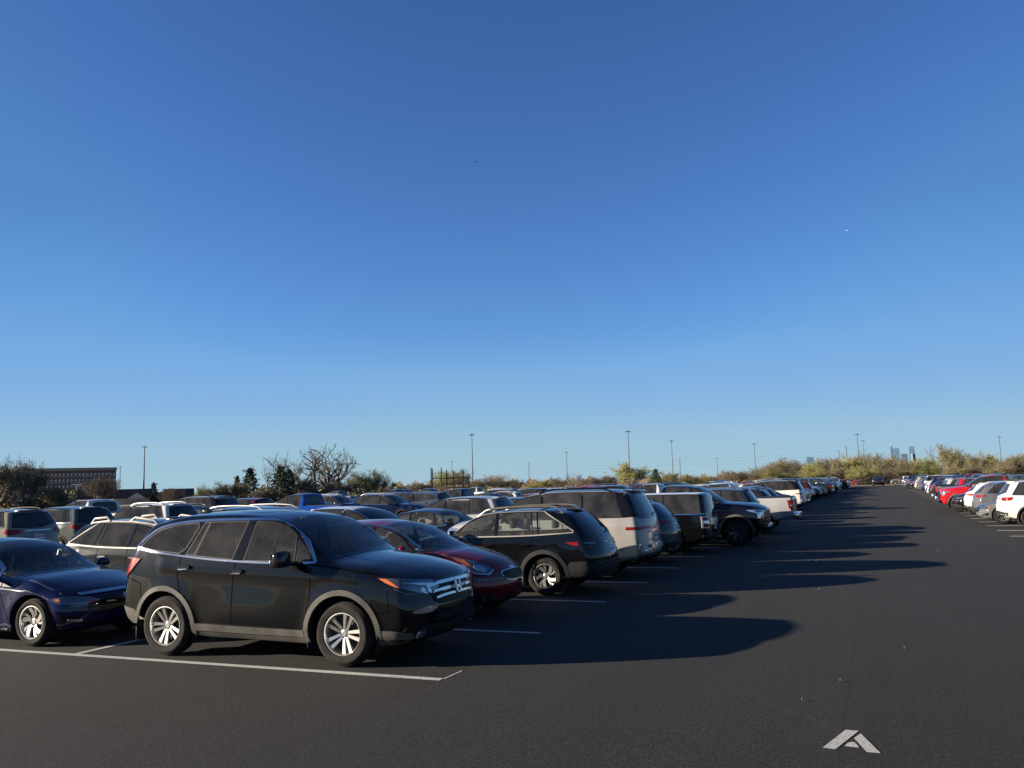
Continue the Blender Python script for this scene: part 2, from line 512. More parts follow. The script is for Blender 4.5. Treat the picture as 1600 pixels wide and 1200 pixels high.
    def side_edge(s, x):
        # half width of the roof / windscreen plane at x
        y = s.w
        while y > .2:
            h = s.bvh.ray_cast(Vector((x, y, 6)), Vector((0,0,-1)))
            if h[0] is not None and h[1].z > .55 and h[0].z > s.deck(x)+.02: return y
            y -= .008
        return y
    def rear_edge(s, z, lim=.45):
        y = .3
        while y < s.w:
            h = s.bvh.ray_cast(Vector((-6, y, z)), Vector((1,0,0)))
            if h[0] is None or -h[1].x < lim: break
            y += .01
        return y
    def glasshouse(s, wins, belt=.035, drop=.015, trim='chrome', pillar='gloss_black', seal=.014, tw=.022, A=None):
        # wins: (rear edge (x low, x high), front edge or None for the A-pillar, material)
        zb = lambda x: s.deck(x)+belt
        zt = lambda x: s.top(x)-drop
        edge = []
        for i, (a, b, m) in enumerate(wins):
            P = [(a[0], zb(a[0]))]
            x = a[1]; x1 = b[1] if b else 9
            P.append((x, zt(x)))
            x += .12
            while x < x1-.05:
                if not b and zt(x) < zb(x)+.05: break
                P.append((x, zt(x))); x += .12
            if b: P += [(b[1], zt(b[1])), (b[0], zb(b[0]))]
            else: P.append((P[-1][0]+.05, zb(P[-1][0]+.05)))
            xx = P[-1][0]-.35
            while xx > a[0]+.2: P.append((xx, zb(xx))); xx -= .35
            s.window('side_window', P, m=m, sm=0, seal=seal)
            if i == 0 and s.sp.get('round_d', 0): pass
        a = wins[0][0]; end = P
        if pillar:
            for (w0, w1) in zip(wins, wins[1:]):
                p, q = w0[1], w1[0]
                s.patch('pillar_trim', [(p[0]+.005, zb(p[0])), (p[1]+.005, zt(p[1])), (q[1]-.005, zt(q[1])), (q[0]-.005, zb(q[0]))], 'S', .006, pillar)
        if trim:
            U = [(a[0]-.02, zb(a[0]))]; x = a[1]-.02
            x_end = x
            while zt(x) > zb(x)+.03 and x < 2: U.append((x, zt(x)+.022)); x_end = x; x += .1
            U.append((x_end+.06, zb(x_end+.06)-.01))
            Lw = [(lerp(x_end+.06, a[0]-.02, i/10), zb(lerp(x_end+.06, a[0]-.02, i/10))-.022) for i in range(11)]
            s.patch('window_trim', band(U, tw), 'S', .009, trim, g=.06)
            s.patch('window_trim', band(Lw, tw), 'S', .009, trim, g=.06)
    def windscreen(s, xb, xt, m='glass_clear', bow=.13, mg=.035, name='windshield'):
        L = []
        for i in range(6):
            x = lerp(xb, xt, i/5); L.append((x-(bow if i == 0 else bow*.35 if i == 1 else 0)*(1 if xb > xt else -1), s.side_edge(x)-mg))
        sg = 1 if xb > xt else -1
        y0, y1 = L[0][1], L[-1][1]
        P = L + [(L[-1][0]-sg*.02, y1*.5), (L[-1][0]-sg*.03, 0), (L[-1][0]-sg*.02, -y1*.5)] + [(x, -y) for x, y in L[::-1]] + [(xb-sg*.03, -y0*.5), (xb, 0), (xb-sg*.03, y0*.5)]
        return s.window(name, P, 'T', m, (1,), sm=0, seal=.03, seal_m='gloss_black')
    def tailglass(s, zb, zt, m='glass_dark', mg=.09, bow=.03, sm=1):
        P = []
        for i in range(5): z = lerp(zb, zt, i/4); P.append((s.rear_edge(z)-mg, z))
        P = [(0, zb-bow)] + P + [(0, zt+.01)] + [(-y, z) for y, z in P[:0:-1]]
        return s.window('rear_window', P, 'B', m, (1,), sm=sm, seal=.03, seal_m='gloss_black')
    def top_spoiler(s, z, w=.92, l=.24, m='car_paint', th=.035, up=.01):
        p = s.hit('B', 0, z); y = s.rear_edge(z-.03)
        bm = bmesh.new(); rbox(bm, (p.x+.06, 0, p.z+up+th*.1), (l*.9, y*2*w*.88, th), .016, 3, None, (.8,.97)); s.part('spoiler', bm, m)
    def cladding(s, m='cladding_black', r0=.062, r1=.125, sill=(.25,.40), off=.014):
        for xa in (s.xf, s.xr): s.patch('wheel_arch_trim', arc_band(xa, s.wr, s.wr+r0, s.wr+r1, -12, 192), 'S', off, m, g=.06)
        s.patch('sill_trim', [(s.xf-s.wr-.1,sill[0]),(s.xf-s.wr-.1,sill[1]),(s.xr+s.wr+.1,sill[1]+.02),(s.xr+s.wr+.1,sill[0]+.02)], 'S', off+.003, m)
    def doors(s, xs, zlow=.36, fuel=None):
        # door gaps: list of x positions at the belt
        L = []
        for i, x in enumerate(xs):
            L.append([(x, s.deck(x)+.01), (x-.02, .75), (x-.03 if i != len(xs)-1 else x+.18, zlow)])
        s.seams(L)
    def hit(s, fr, u, v):
        U, Vv, N = FR[fr]; h = s.bvh.ray_cast(U*u+Vv*v+N*6, -N)
        return h[0] if h[0] is not None else s.bvh.find_nearest(U*u+Vv*v+N*s.w)[0]
    def part(s, name, bm, m, parent=None, loc=(0,0,0), rot=(0,0,0), tint=None, angle=35, label=None):
        return (parent or s.root).add(Node(name, mesh_from_bm(name, bm, m, True, angle), loc, rot, tint, label))
    def finish(s):
        """body, wheel wells, wheels, interior, seams"""
        sp = s.sp
        bm = bmesh.new()
        for xa in (s.xf, s.xr):
            for sd in (1, -1):
                ra = s.wr+sp.get('gap', .06)+.012; y0 = s.w-.035; y1 = s.w-.36
                n = 20; A, B = [], []
                for i in range(n+1):
                    a = radians(lerp(-25, 205, i/n)); x, z = xa+ra*cos(a), max(s.wr+ra*sin(a), .16)
                    A.append(bm.verts.new((x, y0*sd, z))); B.append(bm.verts.new((x, y1*sd, z)))
                for i in range(n): bm.faces.new((A[i], A[i+1], B[i+1], B[i]))
                bm.faces.new(B)
        rbox(bm, ((s.xf+s.xr)/2, 0, .27), (s.xf-s.xr+.5, s.W-.75, .12), .03)
        tube(bm, [(s.xr, -s.w+.2, s.wr), (s.xr, s.w-.2, s.wr)], .05); tube(bm, [(s.xf, -s.w+.2, s.wr), (s.xf, s.w-.2, s.wr)], .045)
        s.part('underbody', bm, 'underbody')
        body = Node('body', mesh_from_bm('body', s.bm, 'car_paint', True, 50))
        s.root.ch.insert(0, body)
        tyre, rim = wheel_meshes(sp.get('rim', 'multi'), s.wr, sp.get('rr', s.wr*.66), sp.get('tw', .225), sp.get('rim_m', 'alloy'))
        for xa in (s.xf, s.xr):
            for sd in (1, -1):
                w = s.root.add(Node('wheel', tyre, (xa, (s.w-.145)*sd, s.wr), (0, rng.uniform(0, 6), 0 if sd > 0 else pi)))
                w.add(Node('rim', rim))
        return s
    def seats(s, m='interior_dark', x=.1, zf=.32, rows=2, wheel=True, dash_x=.75, dash_z=1.02, top=1.32):
        for row in range(rows):
            xx = x-.88*row
            for y in ((-.38, .38) if row == 0 else (0,)):
                wd = .5 if row == 0 else 1.2
                bm = bmesh.new()
                rbox(bm, (xx+.02, y, zf+.22), (.5, wd, .2), .05, 2)
                rbox(bm, (xx-.28, y, zf+.56), (.14, wd*.95, .62), .05, 2, Matrix.Rotation(radians(-14), 3, 'Y').to_euler(), (.8,.85))
                for hy in ((y,) if row == 0 else (-.38, .38)):
                    rbox(bm, (xx-.38, hy, top-.08), (.1, .25, .17), .04, 2)
                s.part('seat' if row == 0 else 'rear_seat', bm, m)
        bm = bmesh.new()
        rbox(bm, (dash_x, 0, dash_z-.13), (.42, s.W-.36, .22), .06, 2)
        rbox(bm, (dash_x-.35, 0, dash_z-.35), (.5, .22, .3), .04, 2)
        s.part('dashboard', bm, 'interior_dark')
        if wheel:
            bm = bmesh.new(); R = .185; n = 24
            ax = Vector((-.88, 0, .47)); c = Vector((dash_x-.34, .38, dash_z+.0)); up = Vector((.47,0,.88)); sd = Vector((0,1,0))
            pts = [c+(up*cos(2*pi*i/n)+sd*sin(2*pi*i/n))*R for i in range(n+1)]
            tube(bm, pts, .016, 6, cap=False)
            for a in (pi/2, pi, -pi/2): tube(bm, [c+ax*-.03, c+(up*cos(a)+sd*sin(a))*R], .016, 6)
            tube(bm, [c+ax*-.03, c+ax*-.3], .03, 6); rbox(bm, c+ax*-.02, (.05,.12,.1), .02)
            s.part('steering_wheel', bm, 'interior_dark')
        bm = bmesh.new(); rbox(bm, (0,0,0), (.03,.22,.065), .015)
        return
    def mirrors(s, x, z, m='car_paint', size=(.13,.24,.17), chrome=False, glassm='chrome'):
        for sd in (1, -1):
            y = abs(s.hit('S', x, z).y)
            bm = bmesh.new()
            rbox(bm, (x-.02, (y+.20)*sd, z+.07), size, .05, 3, None, (.8,.92))
            rbox(bm, (x+.02, (y+.04)*sd, z+.01), (.08, .16, .05), .02, 2)
            mm = s.part('mirror', bm, m)
            bm = bmesh.new(); rbox(bm, (x-.02-size[0]/2-.001, (y+.20)*sd, z+.07), (.012, size[1]*.8, size[2]*.7), .005, 1)
            s.part('mirror_glass', bm, glassm, mm)
    def handles(s, pts, m='chrome', l=.2, h=.032):
        for (x, z) in pts:
            s.patch('door_handle', [(x-l/2,z-h/2),(x+l/2,z-h/2),(x+l/2,z+h/2),(x-l/2,z+h/2)], 'S', .035, m, sm=2, g=.06)
    def seams(s, lines, fr='S', w=.011, sides=(1,-1)):
        for pl in lines: s.patch('panel_gap', band(pl, w), fr, .0012, 'seam', sides, g=.05)
    def rails(s, x0, x1, y, m='satin', r=.02, hgt=.055, feet=True):
        for sd in (1, -1):
            bm = bmesh.new(); n = 10; pts = []
            for i in range(n+1):
                x = lerp(x0, x1, i/n); p = s.hit('T', x, y*sd)
                e = min(i, n-i)/n; k = min(1, e/.12)
                pts.append((x, y*sd, p.z+hgt*k**.6+.004))
            tube(bm, pts, r, 8)
            s.part('roof_rail', bm, m)
    def plate(s, fr, z, m='plate', y=0, ink=True, w=.31, h=.155):
        o = s.patch('license_plate', [(y-w/2,z-h/2),(y+w/2,z-h/2),(y+w/2,z+h/2),(y-w/2,z+h/2)], fr, .012, m, (1,), g=.1)[0]
        if ink:
            k = 0
            for i in range(6):
                a = y-w*.38+i*w*.152; q = .012 if i % 2 else .016
                s.patch('plate_character', [(a-q,z-h*.22),(a+q,z-h*.22),(a+q,z+h*.16),(a-q,z+h*.16)], fr, .0145, 'plate_ink', (1,), [o], g=.1)
            s.patch('plate_band', [(y-w*.47,z+h*.3),(y+w*.47,z+h*.3),(y+w*.47,z+h*.45),(y-w*.47,z+h*.45)], fr, .0145, 'plate_ink', (1,), [o], g=.1)
        return o
    def wiper(s, fr, p0, p1):
        a, b = s.hit(fr, *p0), s.hit(fr, *p1); N = FR[fr][2]
        bm = bmesh.new(); tube(bm, [a+N*.02, b+N*.012], .012, 6); s.part('wiper', bm, 'trim_black')
def lerpt(a, b, t): return (lerp(a[0],b[0],t), lerp(a[1],b[1],t))

WM = {}
def wheel_meshes(kind, R, rr, tw, rim_m):
    key = (kind, R, rr, tw, rim_m)
    if key in WM: return WM[key]
    bm = bmesh.new(); h = tw/2
    prof = [(rr-.005, -h*.80), (rr+.012, -h*.93), (rr+(R-rr)*.45, -h*1.0), (R-.035, -h*.90), (R-.008, -h*.72), (R-.002, -h*.55), (R-.010, -h*.52), (R-.010, -h*.46), (R, -h*.44),
            (R, -h*.05), (R-.010, -h*.03), (R-.010, h*.03), (R, h*.05), (R, h*.44), (R-.010, h*.46), (R-.010, h*.52), (R-.002, h*.55), (R-.008, h*.72), (R-.035, h*.90), (rr+(R-rr)*.62, h*.985), (rr+(R-rr)*.58, h*1.0), (rr+(R-rr)*.40, h*1.0), (rr+.012, h*.93), (rr-.005, h*.80)]
    lathe_y(bm, prof, 56); fix(bm)
    for f in bm.faces:
        c = f.calc_center_median()
    tyre = mesh_from_bm('tyre', bm, 'rubber', True, 30)
    bm = bmesh.new()
    lathe_y(bm, [(rr-.003, h*.74), (rr-.003, h*.92), (rr-.014, h*.93), (rr-.022, h*.80), (rr-.035, -h*.3), (rr-.035, -h*.8)], 48)
    yf = h*.72
    def spoke(a0, poly, yo=0., dish=.03, th=.03):
        """poly in (radius, tangential) drawn at angle a0; extruded along y"""
        F, K = [], []
        for (r, t) in poly:
            x = r*cos(a0)-t*sin(a0); z = r*sin(a0)+t*cos(a0)
            y = yf+yo-dish*(1-min(1, r/rr))**1.3*1.2+ .012*(r/rr)
            F.append(bm.verts.new((x, y, z))); K.append(bm.verts.new((x*1.0, y-th, z)))
        n = len(F)
        bm.faces.new(F)
        for i in range(n): bm.faces.new((F[i], F[(i+1)%n], K[(i+1)%n], K[i]))
    ri = rr-.018
    if kind == 'split5':
        for k in range(5):
            a = 2*pi*k/5+pi/2
            for sg in (1, -1):
                spoke(a, [(.045, sg*.004), (.05, sg*.034), (ri*.55, sg*.050), (ri, sg*.072), (ri, sg*.026), (ri*.55, sg*.014)])
    elif kind == 'swirl5':
        for k in range(5):
            a = 2*pi*k/5+pi/2
            spoke(a, [(.05, -.03), (.05, .025), (ri*.5, .018), (ri*.8, -.01), (ri, -.085), (ri, -.015), (ri*.75, .055), (ri*.45, .06), (.07,.05)][:1]+[(.05,.03),(ri*.5,.035),(ri*.78,.02),(ri,-.03),(ri,-.09),(ri*.72,-.045),(ri*.4,-.012)])
            spoke(a+.32, [(.05,.0),(ri*.5,.028),(ri*.8,.03),(ri,.0),(ri,-.035),(ri*.75,.0),(ri*.45,.0)], -.006)
    elif kind == 'five':
        for k in range(5):
            spoke(2*pi*k/5+pi/2, [(.045, -.035), (ri*.5, -.028), (ri, -.05), (ri, .05), (ri*.5, .028), (.045, .035)])
    elif kind == 'six':
        for k in range(6):
            spoke(2*pi*k/6+pi/2, [(.045, -.03), (ri*.5, -.03), (ri, -.045), (ri, .045), (ri*.5, .03), (.045, .03)])
    else:
        for k in range(10):
            spoke(2*pi*k/10+pi/2, [(.045, -.012), (ri*.6, -.012), (ri, -.022), (ri, .022), (ri*.6, .012), (.045, .012)])
    lathe_y(bm, [(.001, yf-.022), (.03, yf-.022), (.034, yf-.026), (.062, yf-.034), (.066, yf-.06)], 24)
    fix(bm)
    nm = len(bm.faces)
    # dark brake disc and barrel behind the spokes
    d0 = len(bm.faces)
    lathe_y(bm, [(.001, yf-.085), (rr-.034, yf-.085)], 36)
    for i, f in enumerate(bm.faces):
        if i >= nm: f.material_index = 1
    for k in range(5):
        a = 2*pi*k/5+pi/2+pi/5
        c = Vector((.052*cos(a), yf-.028, .052*sin(a))); n0 = len(bm.faces)
        tube(bm, [c-Vector((0,.02,0)), c+Vector((0,.004,0))], .0085, 8)
        bm.faces.ensure_lookup_table()
        for f in bm.faces[n0:]: f.material_index = 1
    rim = mesh_from_bm('rim', bm, [rim_m, 'brake'], True, 30)
    WM[key] = (tyre, rim)
    return WM[key]

# ------------------------------------------------------------------ the car types
def pilot():
    c = Car('parked_suv', dict(L=4.57, W=1.97, xf=1.26, xr=-1.36, wr=.375, rr=.248, tw=.24, rim='split5', gap=.075,
        deck=[(2.29,.96),(2.15,1.02),(1.8,1.08),(1.3,1.115),(.8,1.15),(.3,1.17),(-.5,1.19),(-1.2,1.225),(-1.7,1.28),(-2.0,1.33),(-2.29,1.36)],
        roof=[(2.29,1.03),(2.15,1.10),(1.8,1.175),(1.3,1.225),(1.12,1.25),(.8,1.43),(.4,1.655),(.2,1.725),(-.1,1.775),(-.6,1.80),(-1.2,1.79),(-1.8,1.75),(-2.29,1.70)],
        bottom=[(2.29,.33),(2.1,.25),(1.6,.23),(0,.25),(-1.7,.28),(-2.1,.33),(-2.29,.42)],
        fprof=[(.2,.16),(.35,.05),(.5,.01),(.62,0),(.8,.03),(.95,.07),(1.05,.16),(1.2,.28)],
        rprof=[(.3,.10),(.5,.02),(.62,0),(.9,.03),(1.1,.07),(1.3,.14),(1.7,.40),(1.8,.42)],
        cf=.28, cr=.24, endr=.065, tumble=21, sh=.045, ledge=.015, crown=.05, waist=.6, flare=.02, scoop=.026,
        crease=[(1.75,1.02,-1.75,1.14,.02)]))
    W = 'glass_tint'
    c.window('side_window', [(-1.84,1.365),(-1.74,1.47),(-1.58,1.575),(-1.3,1.635),(-.965,1.66),(-1.13,1.285),(-1.5,1.32)], m='glass_tint', seal=.012)
    c.window('side_window', [(-1.06,1.275),(-.905,1.66),(-.84,1.662),(-.945,1.265)], m='glass_tint', seal=.012, sm=0)
    c.window('side_window', [(-.915,1.262),(-.81,1.663),(-.24,1.668),(-.34,1.22)], m='glass_tint', seal=.012, sm=0)
    c.window('side_window', [(-.155,1.21),(-.10,1.665),(.15,1.66),(.36,1.61),(.52,1.50),(.575,1.20)], m='glass_clear', seal=.012, sm=0)
    c.window('side_window', [(.615,1.198),(.58,1.44),(.70,1.34),(.80,1.205)], m='glass_tint', seal=.012, sm=0)
    # one bright moulding round all the side glass
    dlo = spline2([(-1.90,1.355),(-1.78,1.485),(-1.60,1.60),(-1.3,1.662),(-.9,1.692),(-.3,1.70),(.15,1.69),(.40,1.635),(.62,1.48),(.87,1.185)], 5)
    low = spline2([(.87,1.185),(.2,1.18),(-.5,1.205),(-1.1,1.25),(-1.55,1.30),(-1.90,1.355)], 5)
    c.patch('window_trim', band(dlo, [.035,.026]), 'S', .010, 'chrome', g=.06)
    c.patch('window_trim', band(low, .022), 'S', .010, 'chrome', g=.06)
    c.patch('pillar_trim', [(-.325,1.225),(-.228,1.668),(-.115,1.668),(-.17,1.215)], 'S', .006, 'gloss_black')
    c.window('windshield', [(1.02,.0),(1.0,.35),(.93,.62),(.86,.74),(.66,.695),(.45,.65),(.29,.61),(.24,.3),(.225,0),(.24,-.3),(.29,-.61),(.45,-.65),(.66,-.695),(.86,-.74),(.93,-.62),(1.0,-.35)], 'T', 'glass_clear', (1,), sm=1, seal=.03, seal_m='gloss_black')
    c.window('rear_window', [(-.64,1.22),(.64,1.22),(.60,1.5),(.55,1.62),(-.55,1.62),(-.60,1.5)], 'B', 'glass_tint', (1,), sm=2)
    # grey wheel arch and sill cladding
    for xa in (c.xf, c.xr):
        c.patch('wheel_arch_trim', arc_band(xa, c.wr, c.wr+.072, c.wr+.132, -14, 194), 'S', .018, 'cladding', g=.06)
    x1, x2 = c.xf-c.wr-.13, c.xr+c.wr+.13
    c.patch('sill_trim', [(x1,.325),(x1,.405),(x2,.43),(x2,.345)], 'S', .022, 'cladding')
    c.patch('sill_trim', [(x1,.25),(x1,.315),(x2,.335),(x2,.27)], 'S', .010, 'cladding')
    c.patch('rear_bumper_trim', [(-2.26,.44),(-2.26,.62),(-2.05,.60),(-1.86,.565),(-1.80,.40),(-1.95,.38)], 'S', .012, 'cladding', g=.06)
    c.patch('rear_bumper_trim', [(-.95,.4),(.95,.4),(.95,.62),(-.95,.62)], 'B', .012, 'cladding', (1,), sm=1)
    c.patch('front_bumper_trim', [(1.72,.245),(1.70,.43),(1.9,.43),(2.08,.40),(2.10,.27)], 'S', .012, 'cladding', g=.06)
    c.patch('front_bumper_trim', [(-.62,.29),(.62,.29),(.70,.46),(-.70,.46)], 'F', .010, 'cladding_black', (1,))
    # lamps
    t = c.patch('taillight', [(-1.80,1.215),(-2.22,1.24),(-2.2,1.05),(-2.04,.97)], 'S', .016, 'lamp_red', g=.05)
    c.patch('taillight', [(.60,1.22),(.90,1.24),(.90,.98),(.74,.98)], 'B', .012, 'lamp_red')
    h = c.patch('headlight', [(1.74,.92,1.015),(1.9,.86,1.005),(2.1,.72,.985),(2.2,.5,.965),(2.25,.40,.885),(2.2,.5,.815),(2.1,.68,.84),(1.95,.84,.90),(1.8,.90,.96)], 'FD', .012, 'lamp_dark', g=.05)
    c.patch('turn_signal', [(1.74,.92,1.01),(1.83,.90,1.0),(1.93,.85,.905),(1.88,.87,.92),(1.8,.9,.965)], 'FD', .017, 'lamp_amber', parent=h, g=.05)
    for (y, z, r) in ((.64,.862,.026), (.55,.855,.022)):
        c.patch('projector', [(0,y+r*cos(a*.4)*1.1,z+r*sin(a*.4)) for a in range(16)], 'F', .014, 'lamp_clear', parent=h, g=.03)
    c.patch('lamp_blade', [(1.98,.82,.965),(2.12,.70,.945),(2.22,.46,.925),(2.22,.46,.900),(2.12,.70,.92),(1.99,.81,.948)], 'FD', .020, 'chrome', parent=h, g=.05)
    # grille
    g = c.patch('grille', [(-.58,.93),(.58,.93),(.50,.72),(.40,.68),(-.40,.68),(-.50,.72)], 'F', .006, 'trim_black', (1,), g=.06)[0]
    for (z, zz, wd, ww) in ((.925,.908,.036,.60), (.850,.838,.027,.53), (.778,.768,.027,.47)):
        pl = [(-ww,zz-.012),(-ww*.6,z-.004),(0,z),(ww*.6,z-.004),(ww,zz-.012)]
        c.patch('grille_bar', band(spline2(pl,4), wd), 'F', .030, 'chrome', (1,), [g], g=.05)
    e = c.patch('emblem', chaikin([(-.085,.92),(.085,.92),(.068,.767),(-.068,.767)],2), 'F', .036, 'gloss_black', (1,), g=.03)[0]
    o = chaikin([(-.088,.922),(.088,.922),(.070,.765),(-.070,.765)],2); i_ = chaikin([(-.076,.911),(.076,.911),(.060,.776),(-.060,.776)],2)
    c.ring('emblem_ring', i_, o, 'F', .044, 'chrome', 1, e)
    c.patch('emblem_letter', [(-0.056, 0.898), (-0.038, 0.898), (-0.03, 0.852), (0.03, 0.852), (0.038, 0.898), (0.056, 0.898), (0.042, 0.788), (0.026, 0.788), (0.029, 0.835), (-0.029, 0.835), (-0.026, 0.788), (-0.042, 0.788)], 'F', .044, 'chrome', (1,), [e], g=.03)
    c.patch('fog_light', [(.44,.66),(.60,.675),(.80,.645),(.82,.62),(.74,.605),(.56,.605)], 'F', .010, 'lamp_clear', sm=1, g=.05)
    c.patch('lower_fog_light', [(0,.66+.05*cos(a*.5),.37+.05*sin(a*.5)) for a in range(12)], 'F', .02, 'lamp_clear', g=.04)
    c.patch('air_intake', [(-.52,.50),(.52,.50),(.46,.585),(-.46,.585)], 'F', .006, 'trim_black', (1,), g=.06)
    # seams, handles, mirrors
    c.seams([[(-1.13,1.235),(-1.16,1.0),(-1.03,.62),(-.9,.40)], [(-.27,1.20),(-.29,.9),(-.29,.36)], [(.84,1.17),(.83,.8),(.73,.36)],
             [(.78,1.165),(1.2,1.12),(1.7,1.05),(1.76,.99)], [(1.64,.62),(1.88,.64),(1.84,.88)], [(-1.74,.6),(-1.78,.9),(-2.1,1.0)]])
    c.seams([[(1.03,-.78),(1.08,-.4),(1.1,0),(1.08,.4),(1.03,.78)]], 'T', .012, (1,))
    c.seams([[(1.0,.55),(1.6,.50),(2.1,.42)]], 'T', .006)
    c.handles([(-1.05,1.115),(-.23,1.075)], 'car_paint', .20, .045)
    c.handles([(-1.05,1.092),(-.23,1.052)], 'chrome', .15, .010)
    c.mirrors(.57, 1.17, 'gloss_black', (.16,.26,.19))
    c.patch('sunroof', [(-.15,-.42),(-.15,.42),(-.75,.42),(-.75,-.42)], 'T', .003, 'glass_dark', (1,), sm=2, g=.1)
    c.top_spoiler(1.70)
    bm = bmesh.new(); rbox(bm, (-1.55,0,1.80), (.22,.05,.07), .02, 2, None, (.4,.5)); c.part('antenna', bm, 'car_paint')
    c.plate('B', .88)
    c.seats('interior_grey', .02, .36, 2, True, .72, 1.16, 1.42)
    bm = bmesh.new(); rbox(bm, (.33,0,1.56), (.03,.24,.075), .015); c.part('rear_view_mirror', bm, 'interior_dark')
    # mudflaps
    for xa in (c.xf, c.xr):
        for sd in (1,-1):
            bm = bmesh.new(); rbox(bm, (xa-c.wr-.10, (c.w-.15)*sd, .27), (.02,.22,.16), .008); c.part('mud_flap', bm, 'trim_black')
    return c.finish()

def sedan():
    c = Car('parked_sedan', dict(L=4.6, W=1.86, xf=1.43, xr=-1.23, wr=.335, rr=.232, tw=.215, rim='swirl5', gap=.05,
        deck=[(2.3,.66),(2.1,.745),(1.5,.86),(.9,.915),(0,.94),(-1.2,.98),(-1.9,1.02),(-2.3,.99)],
        roof=[(2.3,.70),(2.1,.80),(1.5,.925),(1.05,.985),(.82,1.08),(.3,1.325),(-.1,1.42),(-.5,1.45),(-1.0,1.41),(-1.5,1.255),(-1.85,1.12),(-2.05,1.085),(-2.3,1.05)],
        bottom=[(2.3,.24),(1.8,.17),(0,.18),(-1.7,.2),(-2.3,.32)],
        fprof=[(.1,.14),(.25,.03),(.45,0),(.6,.02),(.72,.10),(.9,.2)], rprof=[(.2,.12),(.45,.01),(.7,0),(.95,.05),(1.1,.10)],
        cf=.42, cr=.30, tumble=27, sh=.05, ledge=.02, crown=.06, waist=.62, flare=.014, scoop=.02, hoodedge=.12,
        crease=[(1.9,.76,-2.1,.86,.016)]))
    c.glasshouse([((-1.42,-1.12),(-1.12,-.98),'glass_tint'), ((-1.08,-.94),(-.28,-.26),'glass_clear'), ((-.2,-.2),None,'glass_clear')], .03, trim='chrome', pillar='gloss_black')
    c.windscreen(1.08, .02)
    c.windscreen(-1.9, -.98, 'glass_tint', .1, .05, 'rear_window')
    h = c.patch('headlight', [(1.78,.86,.66),(1.95,.78,.685),(2.2,.55,.66),(2.24,.46,.60),(2.15,.6,.565),(1.95,.8,.585),(1.84,.84,.61)], 'FD', .010, 'lamp_dark', g=.05)
    c.patch('turn_signal', [(1.82,.85,.65),(1.88,.82,.66),(1.90,.81,.625),(1.86,.83,.62)], 'FD', .014, 'lamp_amber', parent=h, g=.05)
    for y in (.64,.54,.45): c.patch('projector', [(y-.028,.60),(y+.028,.605),(y+.028,.63),(y-.028,.63)], 'F', .012, 'lamp_dark', parent=h, g=.04)
    g = c.patch('grille', [(-.52,.665),(.52,.665),(.46,.52),(.36,.46),(-.36,.46),(-.46,.52)], 'F', .006, 'gloss_black', (1,), g=.06)[0]
    c.patch('grille_bar', band([(-.60,.70),(-.3,.712),(0,.716),(.3,.712),(.60,.70)], .03), 'F', .018, 'chrome', (1,), [g])
    e = c.patch('emblem', chaikin([(-.065,.66),(.065,.66),(.05,.56),(-.05,.56)],2), 'F', .016, 'chrome', (1,), [g], g=.04)
    c.patch('air_intake', [(-.62,.2),(.62,.2),(.56,.33),(-.56,.33)], 'F', .006, 'trim_black', (1,), sm=1)
    c.patch('fog_lamp_surround', [(.55,.30),(.82,.33),(.86,.44),(.70,.41)], 'F', .008, 'gloss_black', g=.06)
    c.patch('fog_light', [(.64,.345),(.78,.36),(.78,.385),(.64,.37)], 'F', .014, 'lamp_clear', g=.05)
    c.patch('taillight', [(-1.86,.80,.94),(-2.1,.72,.96),(-2.25,.42,.95),(-2.27,.42,.83),(-2.15,.70,.80),(-1.95,.82,.86)], 'BD', .012, 'lamp_red', g=.06)
    c.patch('rear_valance', [(-.6,.28),(.6,.28),(.55,.40),(-.55,.40)], 'B', .006, 'trim_black', (1,))
    c.plate('B', .70)
    c.patch('sill_trim', [(.95,.205),(.95,.225),(-.75,.235),(-.75,.215)], 'S', .012, 'chrome')
    c.doors([-1.0, -.24, .84])
    c.seams([[(1.06,-.76),(1.14,0),(1.06,.76)]], 'T', .012, (1,)); c.seams([[(1.05,.72),(1.6,.68),(2.08,.60)]], 'T', .008)
    c.handles([(-.86,.86),(-.12,.84)], 'car_paint'); c.mirrors(.66, .93, 'car_paint', (.14,.21,.13))
    c.seats('interior_dark', -.05, .18, 2, True, .72, .93, 1.16)
    return c.finish()

